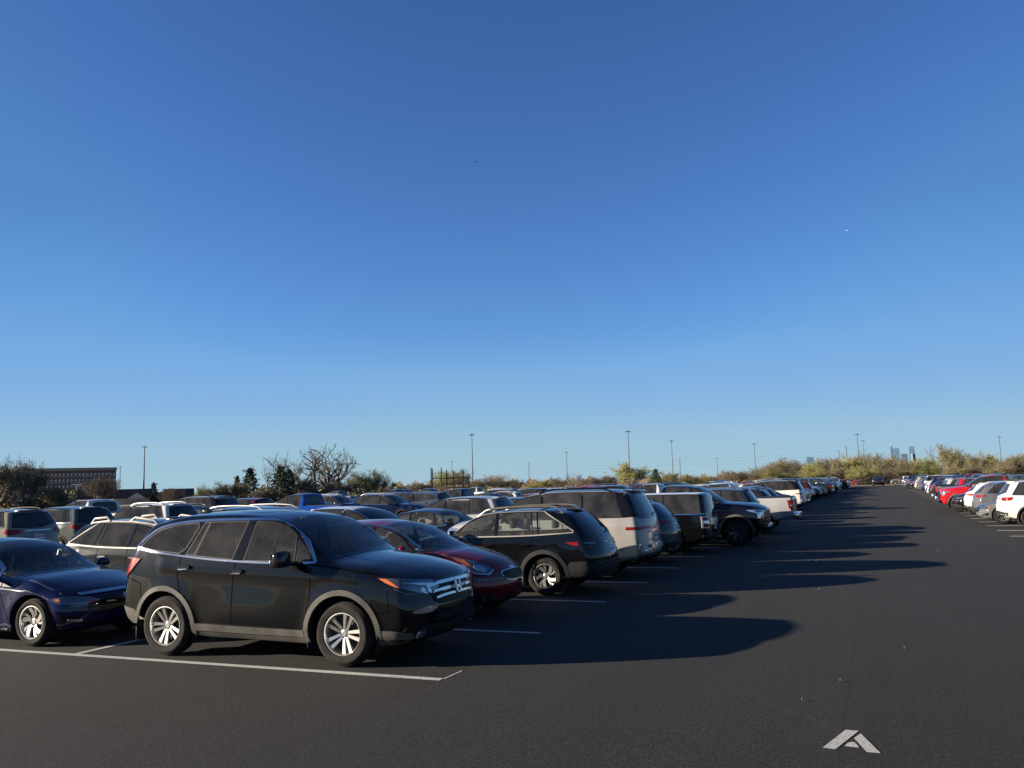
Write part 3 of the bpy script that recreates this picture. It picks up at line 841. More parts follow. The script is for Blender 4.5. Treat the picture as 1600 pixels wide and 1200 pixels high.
def niro():
    c = Car('parked_crossover', dict(L=4.1, W=1.8, xf=1.24, xr=-1.30, wr=.335, rr=.222, tw=.21, rim='multi', gap=.055,
        deck=[(2.05,.76),(1.9,.85),(1.4,.97),(.9,1.02),(.2,1.03),(-.8,1.06),(-1.5,1.10),(-2.05,1.12)],
        roof=[(2.05,.82),(1.9,.93),(1.4,1.045),(1.02,1.095),(.8,1.18),(.3,1.42),(.0,1.50),(-.4,1.545),(-1.0,1.53),(-1.5,1.47),(-2.05,1.38)],
        fprof=[(.15,.16),(.3,.04),(.5,0),(.65,.02),(.8,.10),(.95,.2),(1.05,.28)], rprof=[(.2,.12),(.45,.01),(.8,0),(1.0,.06),(1.3,.28),(1.5,.45)],
        cf=.42, cr=.26, tumble=24, sh=.045, ledge=.02, crown=.06, waist=.6, flare=.018, scoop=.025, crease=[(1.6,.86,-1.8,.94,.014)]))
    c.glasshouse([((-1.68,-1.30),(-1.10,-.98),'glass_tint'), ((-1.06,-.94),(-.24,-.20),'glass_clear'), ((-.16,-.13),None,'glass_clear')], .03, trim='chrome', pillar='gloss_black')
    c.windscreen(1.05, .03)
    c.tailglass(1.08, 1.36)
    c.top_spoiler(1.43)
    c.cladding('cladding_black', .055, .10, (.22,.34), .010)
    h = c.patch('headlight', [(1.42,.87,.985),(1.62,.80,.94),(1.85,.63,.86),(1.88,.54,.79),(1.84,.60,.735),(1.70,.74,.755),(1.58,.81,.84)], 'FD', .010, 'lamp_dark', g=.05)
    c.patch('turn_signal', [(1.44,.865,.97),(1.60,.805,.925),(1.66,.775,.83),(1.6,.80,.85)], 'FD', .014, 'lamp_amber', parent=h, g=.05)
    c.patch('projector', [(0,.665+.065*cos(a*.4),.795+.055*sin(a*.4)) for a in range(16)], 'F', .016, 'lamp_clear', parent=h, g=.04)
    c.patch('lamp_trim', band([(-.87*.64+1.42*0+.0,0),(0,0)],.01) if False else [(1.52,.84,.845),(1.68,.75,.745),(1.83,.61,.72),(1.89,.53,.78),(1.91,.53,.76),(1.84,.62,.70),(1.68,.765,.725),(1.52,.85,.825)], 'FD', .016, 'chrome', parent=h, g=.05)
    g = c.patch('grille', chaikin([(-.36,.745),(.36,.745),(.40,.67),(.25,.60),(-.25,.60),(-.40,.67)],1), 'F', .008, 'trim_black', (1,), g=.05)[0]
    p = chaikin([(-.36,.745),(.36,.745),(.40,.67),(.25,.60),(-.25,.60),(-.40,.67)],2)
    c.ring('grille_surround', shrink(p,.0), shrink(p,-.014), 'F', .014, 'satin', 1, g)
    c.patch('emblem', chaikin([(-.075,.79),(.075,.79),(.075,.755),(-.075,.755)],1), 'F', .012, 'chrome', (1,), g=.04)
    c.patch('air_intake', [(-.50,.27),(.50,.27),(.42,.40),(-.42,.40)], 'F', .006, 'trim_black', (1,), sm=1)
    c.patch('fog_lamp_surround', [(.50,.28),(.80,.30),(.80,.44),(.62,.44)], 'F', .006, 'trim_black', g=.06)
    c.patch('bumper_accent', [(.46,.225),(.60,.235),(.70,.29),(.73,.38),(.70,.38),(.655,.30),(.58,.26),(.46,.25)], 'F', .014, 'satin', g=.05)
    c.patch('taillight', [(-1.75,.80,1.05),(-1.9,.72,1.06),(-2.02,.5,1.02),(-2.03,.5,.92),(-1.9,.74,.88),(-1.8,.8,.95)], 'BD', .012, 'lamp_red', g=.06)
    c.patch('rear_bumper_trim', [(-.8,.30),(.8,.30),(.8,.50),(-.8,.50)], 'B', .010, 'cladding_black', (1,), sm=1)
    c.plate('B', .78)
    c.doors([-1.0, -.18, .84])
    c.seams([[(1.06,-.72),(1.12,0),(1.06,.72)]], 'T', .012, (1,)); c.seams([[(1.0,.64),(1.5,.60),(1.86,.48)]], 'T', .008)
    c.handles([(-.85,.94),(-.08,.92)], 'car_paint'); c.mirrors(.60, 1.03, 'car_paint', (.14,.21,.14))
    c.seats('interior_grey', -.05, .24, 2, True, .68, 1.02, 1.28)
    bm = bmesh.new(); rbox(bm, (.30,0,1.385), (.03,.22,.07), .015); c.part('rear_view_mirror', bm, 'interior_tan')
    return c.finish()

def outback(wild=False):
    c = Car('parked_wagon', dict(L=4.57, W=1.88, xf=1.38, xr=-1.20, wr=.355, rr=.232, tw=.22, rim='swirl5', rim_m='alloy', gap=.065,
        deck=[(2.28,.80),(2.1,.90),(1.6,1.0),(1.0,1.05),(.2,1.07),(-.8,1.09),(-1.5,1.13),(-2.0,1.16),(-2.28,1.16)],
        roof=[(2.28,.86),(2.1,.97),(1.6,1.07),(1.1,1.12),(.85,1.22),(.4,1.44),(.1,1.54),(-.3,1.585),(-.9,1.60),(-1.6,1.585),(-2.0,1.56),(-2.28,1.54)],
        fprof=[(.2,.16),(.35,.03),(.55,0),(.75,.03),(.9,.12),(1.0,.2)], rprof=[(.25,.12),(.45,.0),(.7,.0),(.85,.05),(1.0,.11),(1.15,.20),(1.35,.40),(1.5,.57),(1.6,.64)],
        cf=.38, cr=.26, rblend=1.25, tumble=22, sh=.045, ledge=.02, crown=.045, waist=.6, flare=.026, scoop=.03, crease=[(1.7,.93,-1.8,.98,.016)]))
    m = 'glass_tint' if wild else 'glass_clear'
    c.glasshouse([((-1.76,-1.12),(-1.10,-1.02),m), ((-1.07,-.99),(-.98,-.90),m), ((-.97,-.87),(-.26,-.22),m), ((-.18,-.15),None,'glass_clear')], .03, trim='silver_trim', pillar='gloss_black', tw=.019)
    c.windscreen(1.10, .08)
    c.tailglass(1.08, 1.40, mg=.13)
    c.top_spoiler(1.545, .95, .30)
    c.cladding('cladding_black', .06, .135, (.24,.40), .016)
    c.patch('rear_bumper_trim', [(-.90,.34),(.90,.34),(.88,.60),(.62,.66),(.5,.56),(-.5,.56),(-.62,.66),(-.88,.60)], 'B', .012, 'cladding_black', (1,))
    c.patch('rear_bumper_trim', [(-1.62,.34),(-1.62,.50),(-1.72,.62),(-2.05,.63),(-2.2,.60),(-2.2,.36)], 'S', .012, 'cladding_black')
    c.patch('bumper_accent', [(-.58,.335),(.58,.335),(.60,.385),(-.60,.385)], 'B', .022, 'satin', (1,))
    c.patch('bumper_step', [(-.72,.595),(.72,.595),(.72,.615),(-.72,.615)], 'B', .020, 'cladding', (1,))
    c.patch('reflector', [(.70,.36),(.74,.36),(.74,.50),(.70,.50)], 'B', .018, 'lamp_red')
    t = c.patch('taillight', [(-1.55,.90,.985),(-1.85,.84,1.0),(-2.05,.66,.985),(-2.12,.45,.97),(-2.15,.45,.90),(-2.08,.66,.84),(-1.95,.80,.84),(-1.75,.88,.91)], 'BD', .012, 'gloss_black', g=.05)
    c.patch('taillight_lens', [(-1.62,.90,.975),(-1.82,.85,.985),(-1.84,.85,.915),(-1.76,.88,.92)], 'BD', .018, 'lamp_red', parent=t, g=.05)
    c.patch('taillight_lens', [(-1.90,.80,.975),(-2.08,.60,.965),(-2.1,.58,.94),(-1.92,.79,.95)], 'BD', .018, 'lamp_dark', parent=t, g=.05)
    c.patch('taillight_lens', [(-1.90,.80,.89),(-2.04,.64,.89),(-2.04,.64,.865),(-1.93,.78,.865)], 'BD', .018, 'lamp_darkred', parent=t, g=.05)
    c.patch('tailgate_garnish', [(-.5,.975),(.5,.975),(.48,.935),(-.48,.935)], 'B', .014, 'gloss_black', (1,))
    for i in range(6):
        y = .29-i*.036; c.patch('badge_letter', [(y-.012,.962),(y+.012,.962),(y+.010,.944),(y-.010,.944)], 'B', .018, 'chrome', (1,), g=.1)
    for z, n in ((.80,4),(.775,3)):
        for i in range(n): c.patch('badge_letter', [(-.45-i*.03,z),(-.43-i*.03,z),(-.43-i*.03,z+.013),(-.45-i*.03,z+.013)], 'B', .010, 'chrome', (1,), g=.1)
    c.plate('B', .81)
    h = c.patch('headlight', [(1.62,.87,.90),(1.85,.79,.885),(2.1,.58,.85),(2.13,.5,.79),(2.05,.62,.745),(1.85,.80,.77),(1.70,.86,.84)], 'FD', .010, 'lamp_dark', g=.05)
    c.patch('projector', [(0,.62+.05*cos(a*.4),.80+.04*sin(a*.4)) for a in range(16)], 'F', .015, 'lamp_clear', parent=h, g=.04)
    c.patch('grille', chaikin([(-.44,.84),(.44,.84),(.50,.72),(.40,.62),(-.40,.62),(-.50,.72)],1), 'F', .008, 'gloss_black', (1,))
    c.patch('front_bumper_trim', [(-.85,.26),(.85,.26),(.85,.44),(.6,.52),(-.6,.52),(-.85,.44)], 'F', .010, 'cladding_black', (1,))
    c.doors([-.95, -.2, .86])
    c.handles([(-.80,.93),(-.02,.915)], 'chrome'); c.mirrors(.64, 1.07, 'car_paint' if not wild else 'gloss_black', (.14,.22,.15))
    for sd in (1,-1):
        if wild:
            bm = bmesh.new()
            for xc in (-.95, .02):
                pass
            y = .60; n = 14; tops = []
            for i in range(n+1):
                x = lerp(-1.45, .28, i/n); z = c.hit('T', x, y*sd).z
                tops.append((x, z))
            for (a, b) in ((0,4),(8,14)):
                xs = [lerp(tops[a][0], tops[b][0], t) for t in (0,.18,.82,1)]
                zs = [c.hit('T', x, y*sd).z for x in xs]
                tube(bm, [(xs[0],y*sd,zs[0]),(xs[1],y*sd,zs[1]+.085),(xs[2],y*sd,zs[2]+.085),(xs[3],y*sd,zs[3])], .026, 8)
                tube(bm, [(xs[0],y*sd,zs[0]+.015),(xs[3],y*sd,zs[3]+.015)], .028, 8)
            tube(bm, [(x, y*sd, z+.006) for x, z in tops], .013, 8)
            c.part('roof_rail', bm, 'silver_trim')
        else:
            bm = bmesh.new(); y = .57; xs = [-1.42,-1.30,-1.16]
            tube(bm, [(-1.50,y*sd,c.hit('T',-1.5,y*sd).z),(-1.34,y*sd,c.hit('T',-1.3,y*sd).z+.07),(-1.18,y*sd,c.hit('T',-1.2,y*sd).z+.075)], .022, 8)
            tube(bm, [(.30,y*sd,c.hit('T',.30,y*sd).z),(.12,y*sd,c.hit('T',.12,y*sd).z+.065),(0,y*sd,c.hit('T',0,y*sd).z+.075)], .022, 8)
            c.part('roof_rail', bm, 'satin')
            bm = bmesh.new(); tube(bm, [(lerp(-1.2,.02,i/8), y*sd, c.hit('T', lerp(-1.2,.02,i/8), y*sd).z+.072) for i in range(9)], .026, 8); c.part('roof_rail', bm, 'cladding')
    if not wild:
        bm = bmesh.new(); rbox(bm, (-.95,0,1.63),(.05,1.1,.03),.01); c.part('roof_crossbar', bm, 'cladding')
        bm = bmesh.new(); rbox(bm, (-.15,0,1.62),(.05,1.1,.03),.01); c.part('roof_crossbar', bm, 'cladding')
    c.wiper('B', (-.05,1.12), (-.42,1.17))
    c.seats('interior_tan' if not wild else 'interior_dark', 0, .26, 2, True, .72, 1.06, 1.38)
    return c.finish()

def navigator():
    c = Car('parked_large_suv', dict(L=5.0, W=2.02, xf=1.63, xr=-1.29, wr=.40, rr=.28, tw=.26, rim='multi', gap=.06,
        deck=[(2.5,1.06),(2.3,1.13),(1.7,1.20),(1.0,1.23),(0,1.25),(-1.5,1.28),(-2.5,1.30)],
        roof=[(2.5,1.12),(2.3,1.22),(1.7,1.30),(1.25,1.35),(1.0,1.47),(.6,1.70),(.35,1.82),(.0,1.885),(-.6,1.92),(-1.5,1.915),(-2.2,1.89),(-2.5,1.87)],
        bottom=[(2.5,.34),(2.0,.27),(0,.28),(-1.8,.33),(-2.5,.45)],
        fprof=[(.25,.12),(.45,.01),(.7,0),(1.0,.02),(1.15,.10),(1.3,.2)], rprof=[(.35,.09),(.55,0),(.75,.02),(1.0,.04),(1.25,.08),(1.45,.17),(1.7,.31),(1.9,.42)],
        cf=.30, cr=.20, rblend=1.2, tumble=17, sh=.04, ledge=.02, crown=.05, waist=.6, flare=.018, scoop=.02, r4=.10, crease=[(2.0,1.08,-2.2,1.12,.012)]))
    c.glasshouse([((-1.98,-1.78),(-1.10,-1.06),'glass_dark'), ((-1.05,-1.01),(-.14,-.12),'glass_dark'), ((-.06,-.05),None,'glass_tint')], .03, trim=None, pillar='gloss_black', seal=.02)
    c.patch('pillar_trim', [(-2.34,1.325),(-1.97,1.30),(-1.765,1.86),(-2.02,1.86)], 'S', .007, 'gloss_black', g=.05)
    c.patch('pillar_trim', [(.80,1.31),(.97,1.31),(.80,1.80),(.68,1.80)], 'B', .003, 'gloss_black', g=.05)
    c.windscreen(1.25, .32)
    c.tailglass(1.30, 1.74, mg=.05)
    c.top_spoiler(1.85, .98, .34, 'gloss_black')
    c.patch('roof_panel', [(.2,-.62),(.25,0),(.2,.62),(-1.0,.66),(-1.85,.64),(-1.9,0),(-1.85,-.64),(-1.0,-.66)], 'T', .003, 'gloss_black', (1,), g=.15)
    t = c.patch('taillight', [(-2.05,.96,1.10),(-2.3,.88,1.10),(-2.42,.6,1.105),(-2.45,.40,1.105),(-2.46,.40,1.05),(-2.42,.6,1.045),(-2.3,.89,1.035),(-2.05,.97,1.04)], 'BD', .014, 'lamp_red', g=.06)
    c.patch('light_bar', [(-.48,1.105),(.48,1.105),(.48,1.045),(-.48,1.045)], 'B', .014, 'lamp_darkred', (1,))
    c.patch('tailgate_garnish', [(-.44,1.02),(.44,1.02),(.44,.985),(-.44,.985)], 'B', .020, 'chrome', (1,))
    for i in range(7): c.patch('badge_letter', [(.27-i*.09-.02,1.09),(.27-i*.09+.02,1.09),(.27-i*.09+.02,1.06),(.27-i*.09-.02,1.06)], 'B', .019, 'chrome', (1,), g=.1)
    c.patch('bumper_pad', chaikin([(-.62,.72),(.62,.72),(.5,.62),(-.5,.62)],1), 'B', .05, 'car_paint', (1,))
    c.patch('bumper_pad', [(.66,.62),(.92,.63),(.90,.74),(.70,.76)], 'B', .020, 'car_paint')
    c.patch('bumper_accent', [(.68,.585),(.92,.59),(.92,.605),(.68,.60)], 'B', .020, 'chrome')
    c.patch('rear_valance', [(-.95,.42),(.95,.42),(.95,.53),(-.95,.53)], 'B', .008, 'cladding', (1,))
    c.patch('reflector', [(.55,.44),(.85,.45),(.85,.475),(.55,.465)], 'B', .014, 'lamp_red')
    c.plate('B', .885)
    h = c.patch('headlight', [(2.0,.96,1.10),(2.25,.84,1.10),(2.42,.6,1.09),(2.44,.56,.96),(2.25,.86,.96),(2.08,.95,1.02)], 'FD', .012, 'lamp_clear', g=.06)
    g = c.patch('grille', chaikin([(-.55,1.10),(.55,1.10),(.55,.72),(-.55,.72)],1), 'F', .02, 'chrome', (1,))[0]
    c.patch('grille_mesh', chaikin([(-.50,1.06),(.50,1.06),(.50,.76),(-.50,.76)],1), 'F', .025, 'trim_black', (1,), [g])
    c.patch('front_valance', [(-.8,.36),(.8,.36),(.75,.55),(-.75,.55)], 'F', .008, 'trim_black', (1,))
    c.doors([-1.03, -.08, 1.02])
    c.handles([(-.9,1.12),(.06,1.10)], 'chrome', .24, .04); c.mirrors(.78, 1.24, 'car_paint', (.16,.26,.2))
    c.rails(-1.7, .0, .72, 'gloss_black', .02, .06)
    c.wiper('B', (-.02,1.34), (-.36,1.37))
    c.seats('interior_dark', .2, .5, 2, True, .95, 1.25, 1.58)
    return c.finish()

def suv(kind='plain'):
    """mid-size sport utility: generic tail and nose"""
    c = Car('parked_suv', dict(L=4.55, W=1.93, xf=1.38, xr=-1.26, wr=.37, rr=.25, tw=.235, rim='five', gap=.06,
        deck=[(2.27,.92),(2.1,1.0),(1.6,1.09),(1.0,1.13),(0,1.15),(-1.2,1.18),(-2.27,1.21)],
        roof=[(2.27,.98),(2.1,1.08),(1.6,1.16),(1.1,1.21),(.9,1.30),(.45,1.54),(.15,1.66),(-.2,1.715),(-.8,1.74),(-1.5,1.725),(-2.0,1.70),(-2.27,1.68)],
        bottom=[(2.27,.32),(1.9,.25),(0,.26),(-1.7,.30),(-2.27,.42)],
        fprof=[(.2,.16),(.35,.04),(.6,0),(.85,.03),(1.0,.12),(1.15,.22)], rprof=[(.3,.11),(.5,.0),(.75,.01),(1.0,.05),(1.2,.12),(1.4,.25),(1.7,.46)],
        cf=.36, cr=.25, tumble=20, sh=.045, ledge=.02, crown=.05, waist=.6, flare=.022, scoop=.028, crease=[(1.8,.98,-1.9,1.04,.015)]))
    c.glasshouse([((-1.80,-1.52),(-1.06,-.98),'glass_dark'), ((-1.02,-.94),(-.22,-.18),'glass_dark'), ((-.14,-.11),None,'glass_tint')], .03, trim='chrome' if kind != 'plain' else 'gloss_black', pillar='gloss_black')
    c.windscreen(1.12, .12)
    c.tailglass(1.21, 1.58, mg=.12)
    c.top_spoiler(1.67, .96, .28)
    c.cladding('cladding_black', .06, .12, (.26,.40), .012)
    c.patch('rear_bumper_trim', [(-.92,.42),(.92,.42),(.9,.62),(-.9,.62)], 'B', .012, 'cladding_black', (1,), sm=1)
    c.patch('taillight', [(-1.80,.90,1.13),(-2.05,.82,1.13),(-2.16,.62,1.12),(-2.18,.58,1.05),(-2.12,.66,1.0),(-2.0,.84,.97),(-1.85,.9,1.03)], 'BD', .014, 'lamp_red', g=.06)
    c.patch('tailgate_garnish', [(-.45,1.10),(.45,1.10),(.45,1.065),(-.45,1.065)], 'B', .014, 'chrome', (1,))
    c.plate('B', .90)
    h = c.patch('headlight', [(1.70,.89,1.0),(1.95,.80,.99),(2.15,.56,.95),(2.18,.5,.88),(2.05,.70,.83),(1.85,.85,.88)], 'FD', .012, 'lamp_dark', g=.05)
    c.patch('projector', [(0,.62+.06*cos(a*.4),.90+.045*sin(a*.4)) for a in range(16)], 'F', .018, 'lamp_clear', parent=h, g=.04)
    g = c.patch('grille', chaikin([(-.50,.95),(.50,.95),(.48,.72),(.38,.62),(-.38,.62),(-.48,.72)],1), 'F', .010, 'gloss_black', (1,))[0]
    for z in (.88,.80,.72): c.patch('grille_bar', band([(-.46,z),(0,z+.004),(.46,z)], .022), 'F', .022, 'chrome', (1,), [g])
    c.patch('air_intake', [(-.6,.30),(.6,.30),(.55,.46),(-.55,.46)], 'F', .008, 'trim_black', (1,), sm=1)
    c.doors([-1.0, -.16, .90])
    c.handles([(-.84,1.03),(-.02,1.01)], 'car_paint'); c.mirrors(.66, 1.14, 'car_paint')
    if kind != 'bare': c.rails(-1.55, -.0, .62, 'satin' if kind == 'chrome' else 'trim_black', .02, .06)
    c.wiper('B', (-.02,1.23), (-.36,1.26))
    c.seats('interior_dark', .05, .36, 2, True, .78, 1.12, 1.42)
    return c.finish()

def crossover():
    c = Car('parked_crossover', dict(L=4.4, W=1.88, xf=1.36, xr=-1.22, wr=.36, rr=.245, tw=.225, rim='five', gap=.055,
        deck=[(2.2,.84),(2.05,.93),(1.6,1.02),(1.0,1.06),(0,1.08),(-1.2,1.13),(-2.2,1.18)],
        roof=[(2.2,.90),(2.05,1.0),(1.6,1.09),(1.08,1.14),(.86,1.23),(.4,1.47),(.1,1.57),(-.3,1.625),(-.9,1.63),(-1.5,1.585),(-2.2,1.50)],
        bottom=[(2.2,.28),(1.8,.22),(0,.23),(-1.7,.27),(-2.2,.38)],
        fprof=[(.2,.16),(.35,.03),(.55,0),(.8,.05),(.95,.14),(1.1,.24)], rprof=[(.3,.11),(.5,.0),(.75,.0),(.95,.05),(1.12,.13),(1.3,.30),(1.6,.62)],
        cf=.40, cr=.30, tumble=23, sh=.045, ledge=.02, crown=.055, waist=.6, flare=.022, scoop=.03, crease=[(1.7,.92,-1.9,1.03,.017)]))
    c.glasshouse([((-1.60,-1.30),(-1.08,-.98),'glass_dark'), ((-1.04,-.94),(-.24,-.20),'glass_dark'), ((-.16,-.13),None,'glass_tint')], .03, trim='chrome', pillar='gloss_black')
    c.windscreen(1.10, .06)
    c.tailglass(1.17, 1.45, mg=.15)
    c.top_spoiler(1.535, .95, .30)
    c.cladding('cladding_black', .055, .105, (.23,.35), .010)
    c.patch('rear_bumper_trim', [(-.88,.38),(.88,.38),(.86,.54),(-.86,.54)], 'B', .012, 'cladding_black', (1,), sm=1)
    c.patch('taillight', [(-1.72,.88,1.06),(-1.95,.80,1.08),(-2.1,.50,1.06),(-2.12,.36,1.03),(-2.1,.55,1.0),(-1.95,.80,.98),(-1.8,.88,1.01)], 'BD', .014, 'lamp_red', g=.06)
    c.patch('light_bar', [(-.40,1.045),(.40,1.045),(.40,1.02),(-.40,1.02)], 'B', .012, 'lamp_darkred', (1,))
    c.patch('bumper_accent', [(-.7,.42),(.7,.42),(.7,.445),(-.7,.445)], 'B', .020, 'satin', (1,))
    c.plate('B', .86)
    h = c.patch('headlight', [(1.60,.87,.95),(1.85,.78,.93),(2.05,.55,.88),(2.08,.5,.82),(1.95,.70,.78),(1.75,.83,.84)], 'FD', .012, 'lamp_dark', g=.05)
    c.patch('projector', [(0,.60+.055*cos(a*.4),.84+.04*sin(a*.4)) for a in range(16)], 'F', .018, 'lamp_clear', parent=h, g=.04)
    c.patch('grille', chaikin([(-.44,.86),(.44,.86),(.50,.66),(.36,.50),(-.36,.50),(-.50,.66)],1), 'F', .010, 'gloss_black', (1,))
    c.patch('air_intake', [(-.6,.26),(.6,.26),(.55,.40),(-.55,.40)], 'F', .008, 'trim_black', (1,), sm=1)
    c.doors([-1.0, -.18, .86]); c.handles([(-.84,.97),(-.04,.95)], 'car_paint'); c.mirrors(.62, 1.07, 'car_paint')
    c.wiper('B', (-.02,1.18), (-.36,1.21))
    c.seats('interior_dark', .0, .28, 2, True, .74, 1.06, 1.34)
    return c.finish()

def boxy():
    c = Car('parked_boxy_wagon', dict(L=4.8, W=1.93, xf=1.5, xr=-1.30, wr=.36, rr=.245, tw=.23, rim='five', gap=.055,
        deck=[(2.4,.92),(2.2,.98),(1.6,1.03),(1.0,1.06),(0,1.08),(-1.5,1.10),(-2.4,1.12)],
        roof=[(2.4,.97),(2.2,1.05),(1.6,1.10),(1.15,1.14),(.95,1.22),(.6,1.45),(.40,1.58),(.15,1.655),(-.4,1.70),(-1.4,1.71),(-2.2,1.70),(-2.4,1.68)],
        bottom=[(2.4,.30),(2.0,.22),(0,.22),(-1.8,.25),(-2.4,.34)],
        fprof=[(.2,.12),(.35,.02),(.6,0),(.9,.02),(1.0,.08),(1.1,.15)], rprof=[(.3,.09),(.5,.0),(.8,.0),(1.0,.02),(1.2,.05),(1.45,.10),(1.7,.17)],
        cf=.26, cr=.16, rblend=.8, tumble=13, sh=.035, ledge=.015, crown=.04, waist=.55, flare=.014, scoop=.015, r4=.07))
    c.glasshouse([((-2.14,-2.08),(-1.12,-1.10),'glass_dark'), ((-1.08,-1.06),(-.16,-.14),'glass_dark'), ((-.10,-.08),None,'glass_tint')], .025, trim=None, pillar='gloss_black')
    c.patch('window_trim', band([(-2.30,1.115),(-1.2,1.095),(0,1.08),(.9,1.062)], .022), 'S', .009, 'chrome', g=.06)
    c.windscreen(1.15, .36)
    c.tailglass(1.08, 1.58, mg=.06)
    c.patch('roof_panel', [(.28,-.62),(.33,0),(.28,.62),(-.6,.69),(-2.05,.69),(-2.12,.4),(-2.14,0),(-2.12,-.4),(-2.05,-.69),(-.6,-.69)], 'T', .004, 'roof_white', (1,), g=.15)
    bm = bmesh.new(); rbox(bm, (-1.25,-.45,1.745), (.32,.10,.05), .02); c.part('antenna', bm, 'trim_black')
    t = c.patch('taillight', [(-2.24,.93,1.02),(-2.36,.72,1.02),(-2.36,.70,.74),(-2.24,.93,.74)], 'BD', .014, 'lamp_red', g=.05)
    c.patch('taillight_lens', [(-2.25,.92,.92),(-2.36,.73,.92),(-2.36,.72,.85),(-2.25,.92,.85)], 'BD', .020, 'lamp_clear', parent=t, g=.05)
    c.patch('taillight_trim', [(-2.21,.945,1.04),(-2.37,.70,1.04),(-2.37,.68,.72),(-2.21,.945,.72)], 'BD', .009, 'satin', g=.05)
    c.patch('tailgate_garnish', [(-.56,.98),(.56,.98),(.56,.80),(-.56,.80)], 'B', .010, 'satin', (1,))
    c.patch('rear_bumper_trim', [(-.9,.40),(.9,.40),(.9,.56),(-.9,.56)], 'B', .02, 'cladding_black', (1,), sm=1)
    c.plate('B', .74)
    bm = bmesh.new(); rbox(bm, (-2.42,0,.43), (.28,.07,.07), .01); tube(bm, [(-2.5,0,.45),(-2.5,0,.53)], .02, 8); c.part('tow_hitch', bm, 'alloy_dark')
    h = c.patch('headlight', [(2.0,.90,.93),(2.2,.80,.93),(2.34,.56,.92),(2.36,.52,.80),(2.2,.80,.80),(2.05,.90,.84)], 'FD', .012, 'lamp_clear', g=.06)
    c.patch('grille', chaikin([(-.52,.92),(.52,.92),(.52,.62),(-.52,.62)],1), 'F', .012, 'alloy_dark', (1,))
    c.patch('air_intake', [(-.7,.28),(.7,.28),(.66,.44),(-.66,.44)], 'F', .008, 'trim_black', (1,), sm=1)
    c.doors([-1.08, -.12, 1.0]); c.handles([(-.92,.98),(.02,.97)], 'chrome'); c.mirrors(.80, 1.07, 'car_paint')
    c.wiper('B', (-.02,1.12), (-.36,1.14))
    c.seats('interior_dark', .15, .30, 2, True, .92, 1.06, 1.38)
    return c.finish()

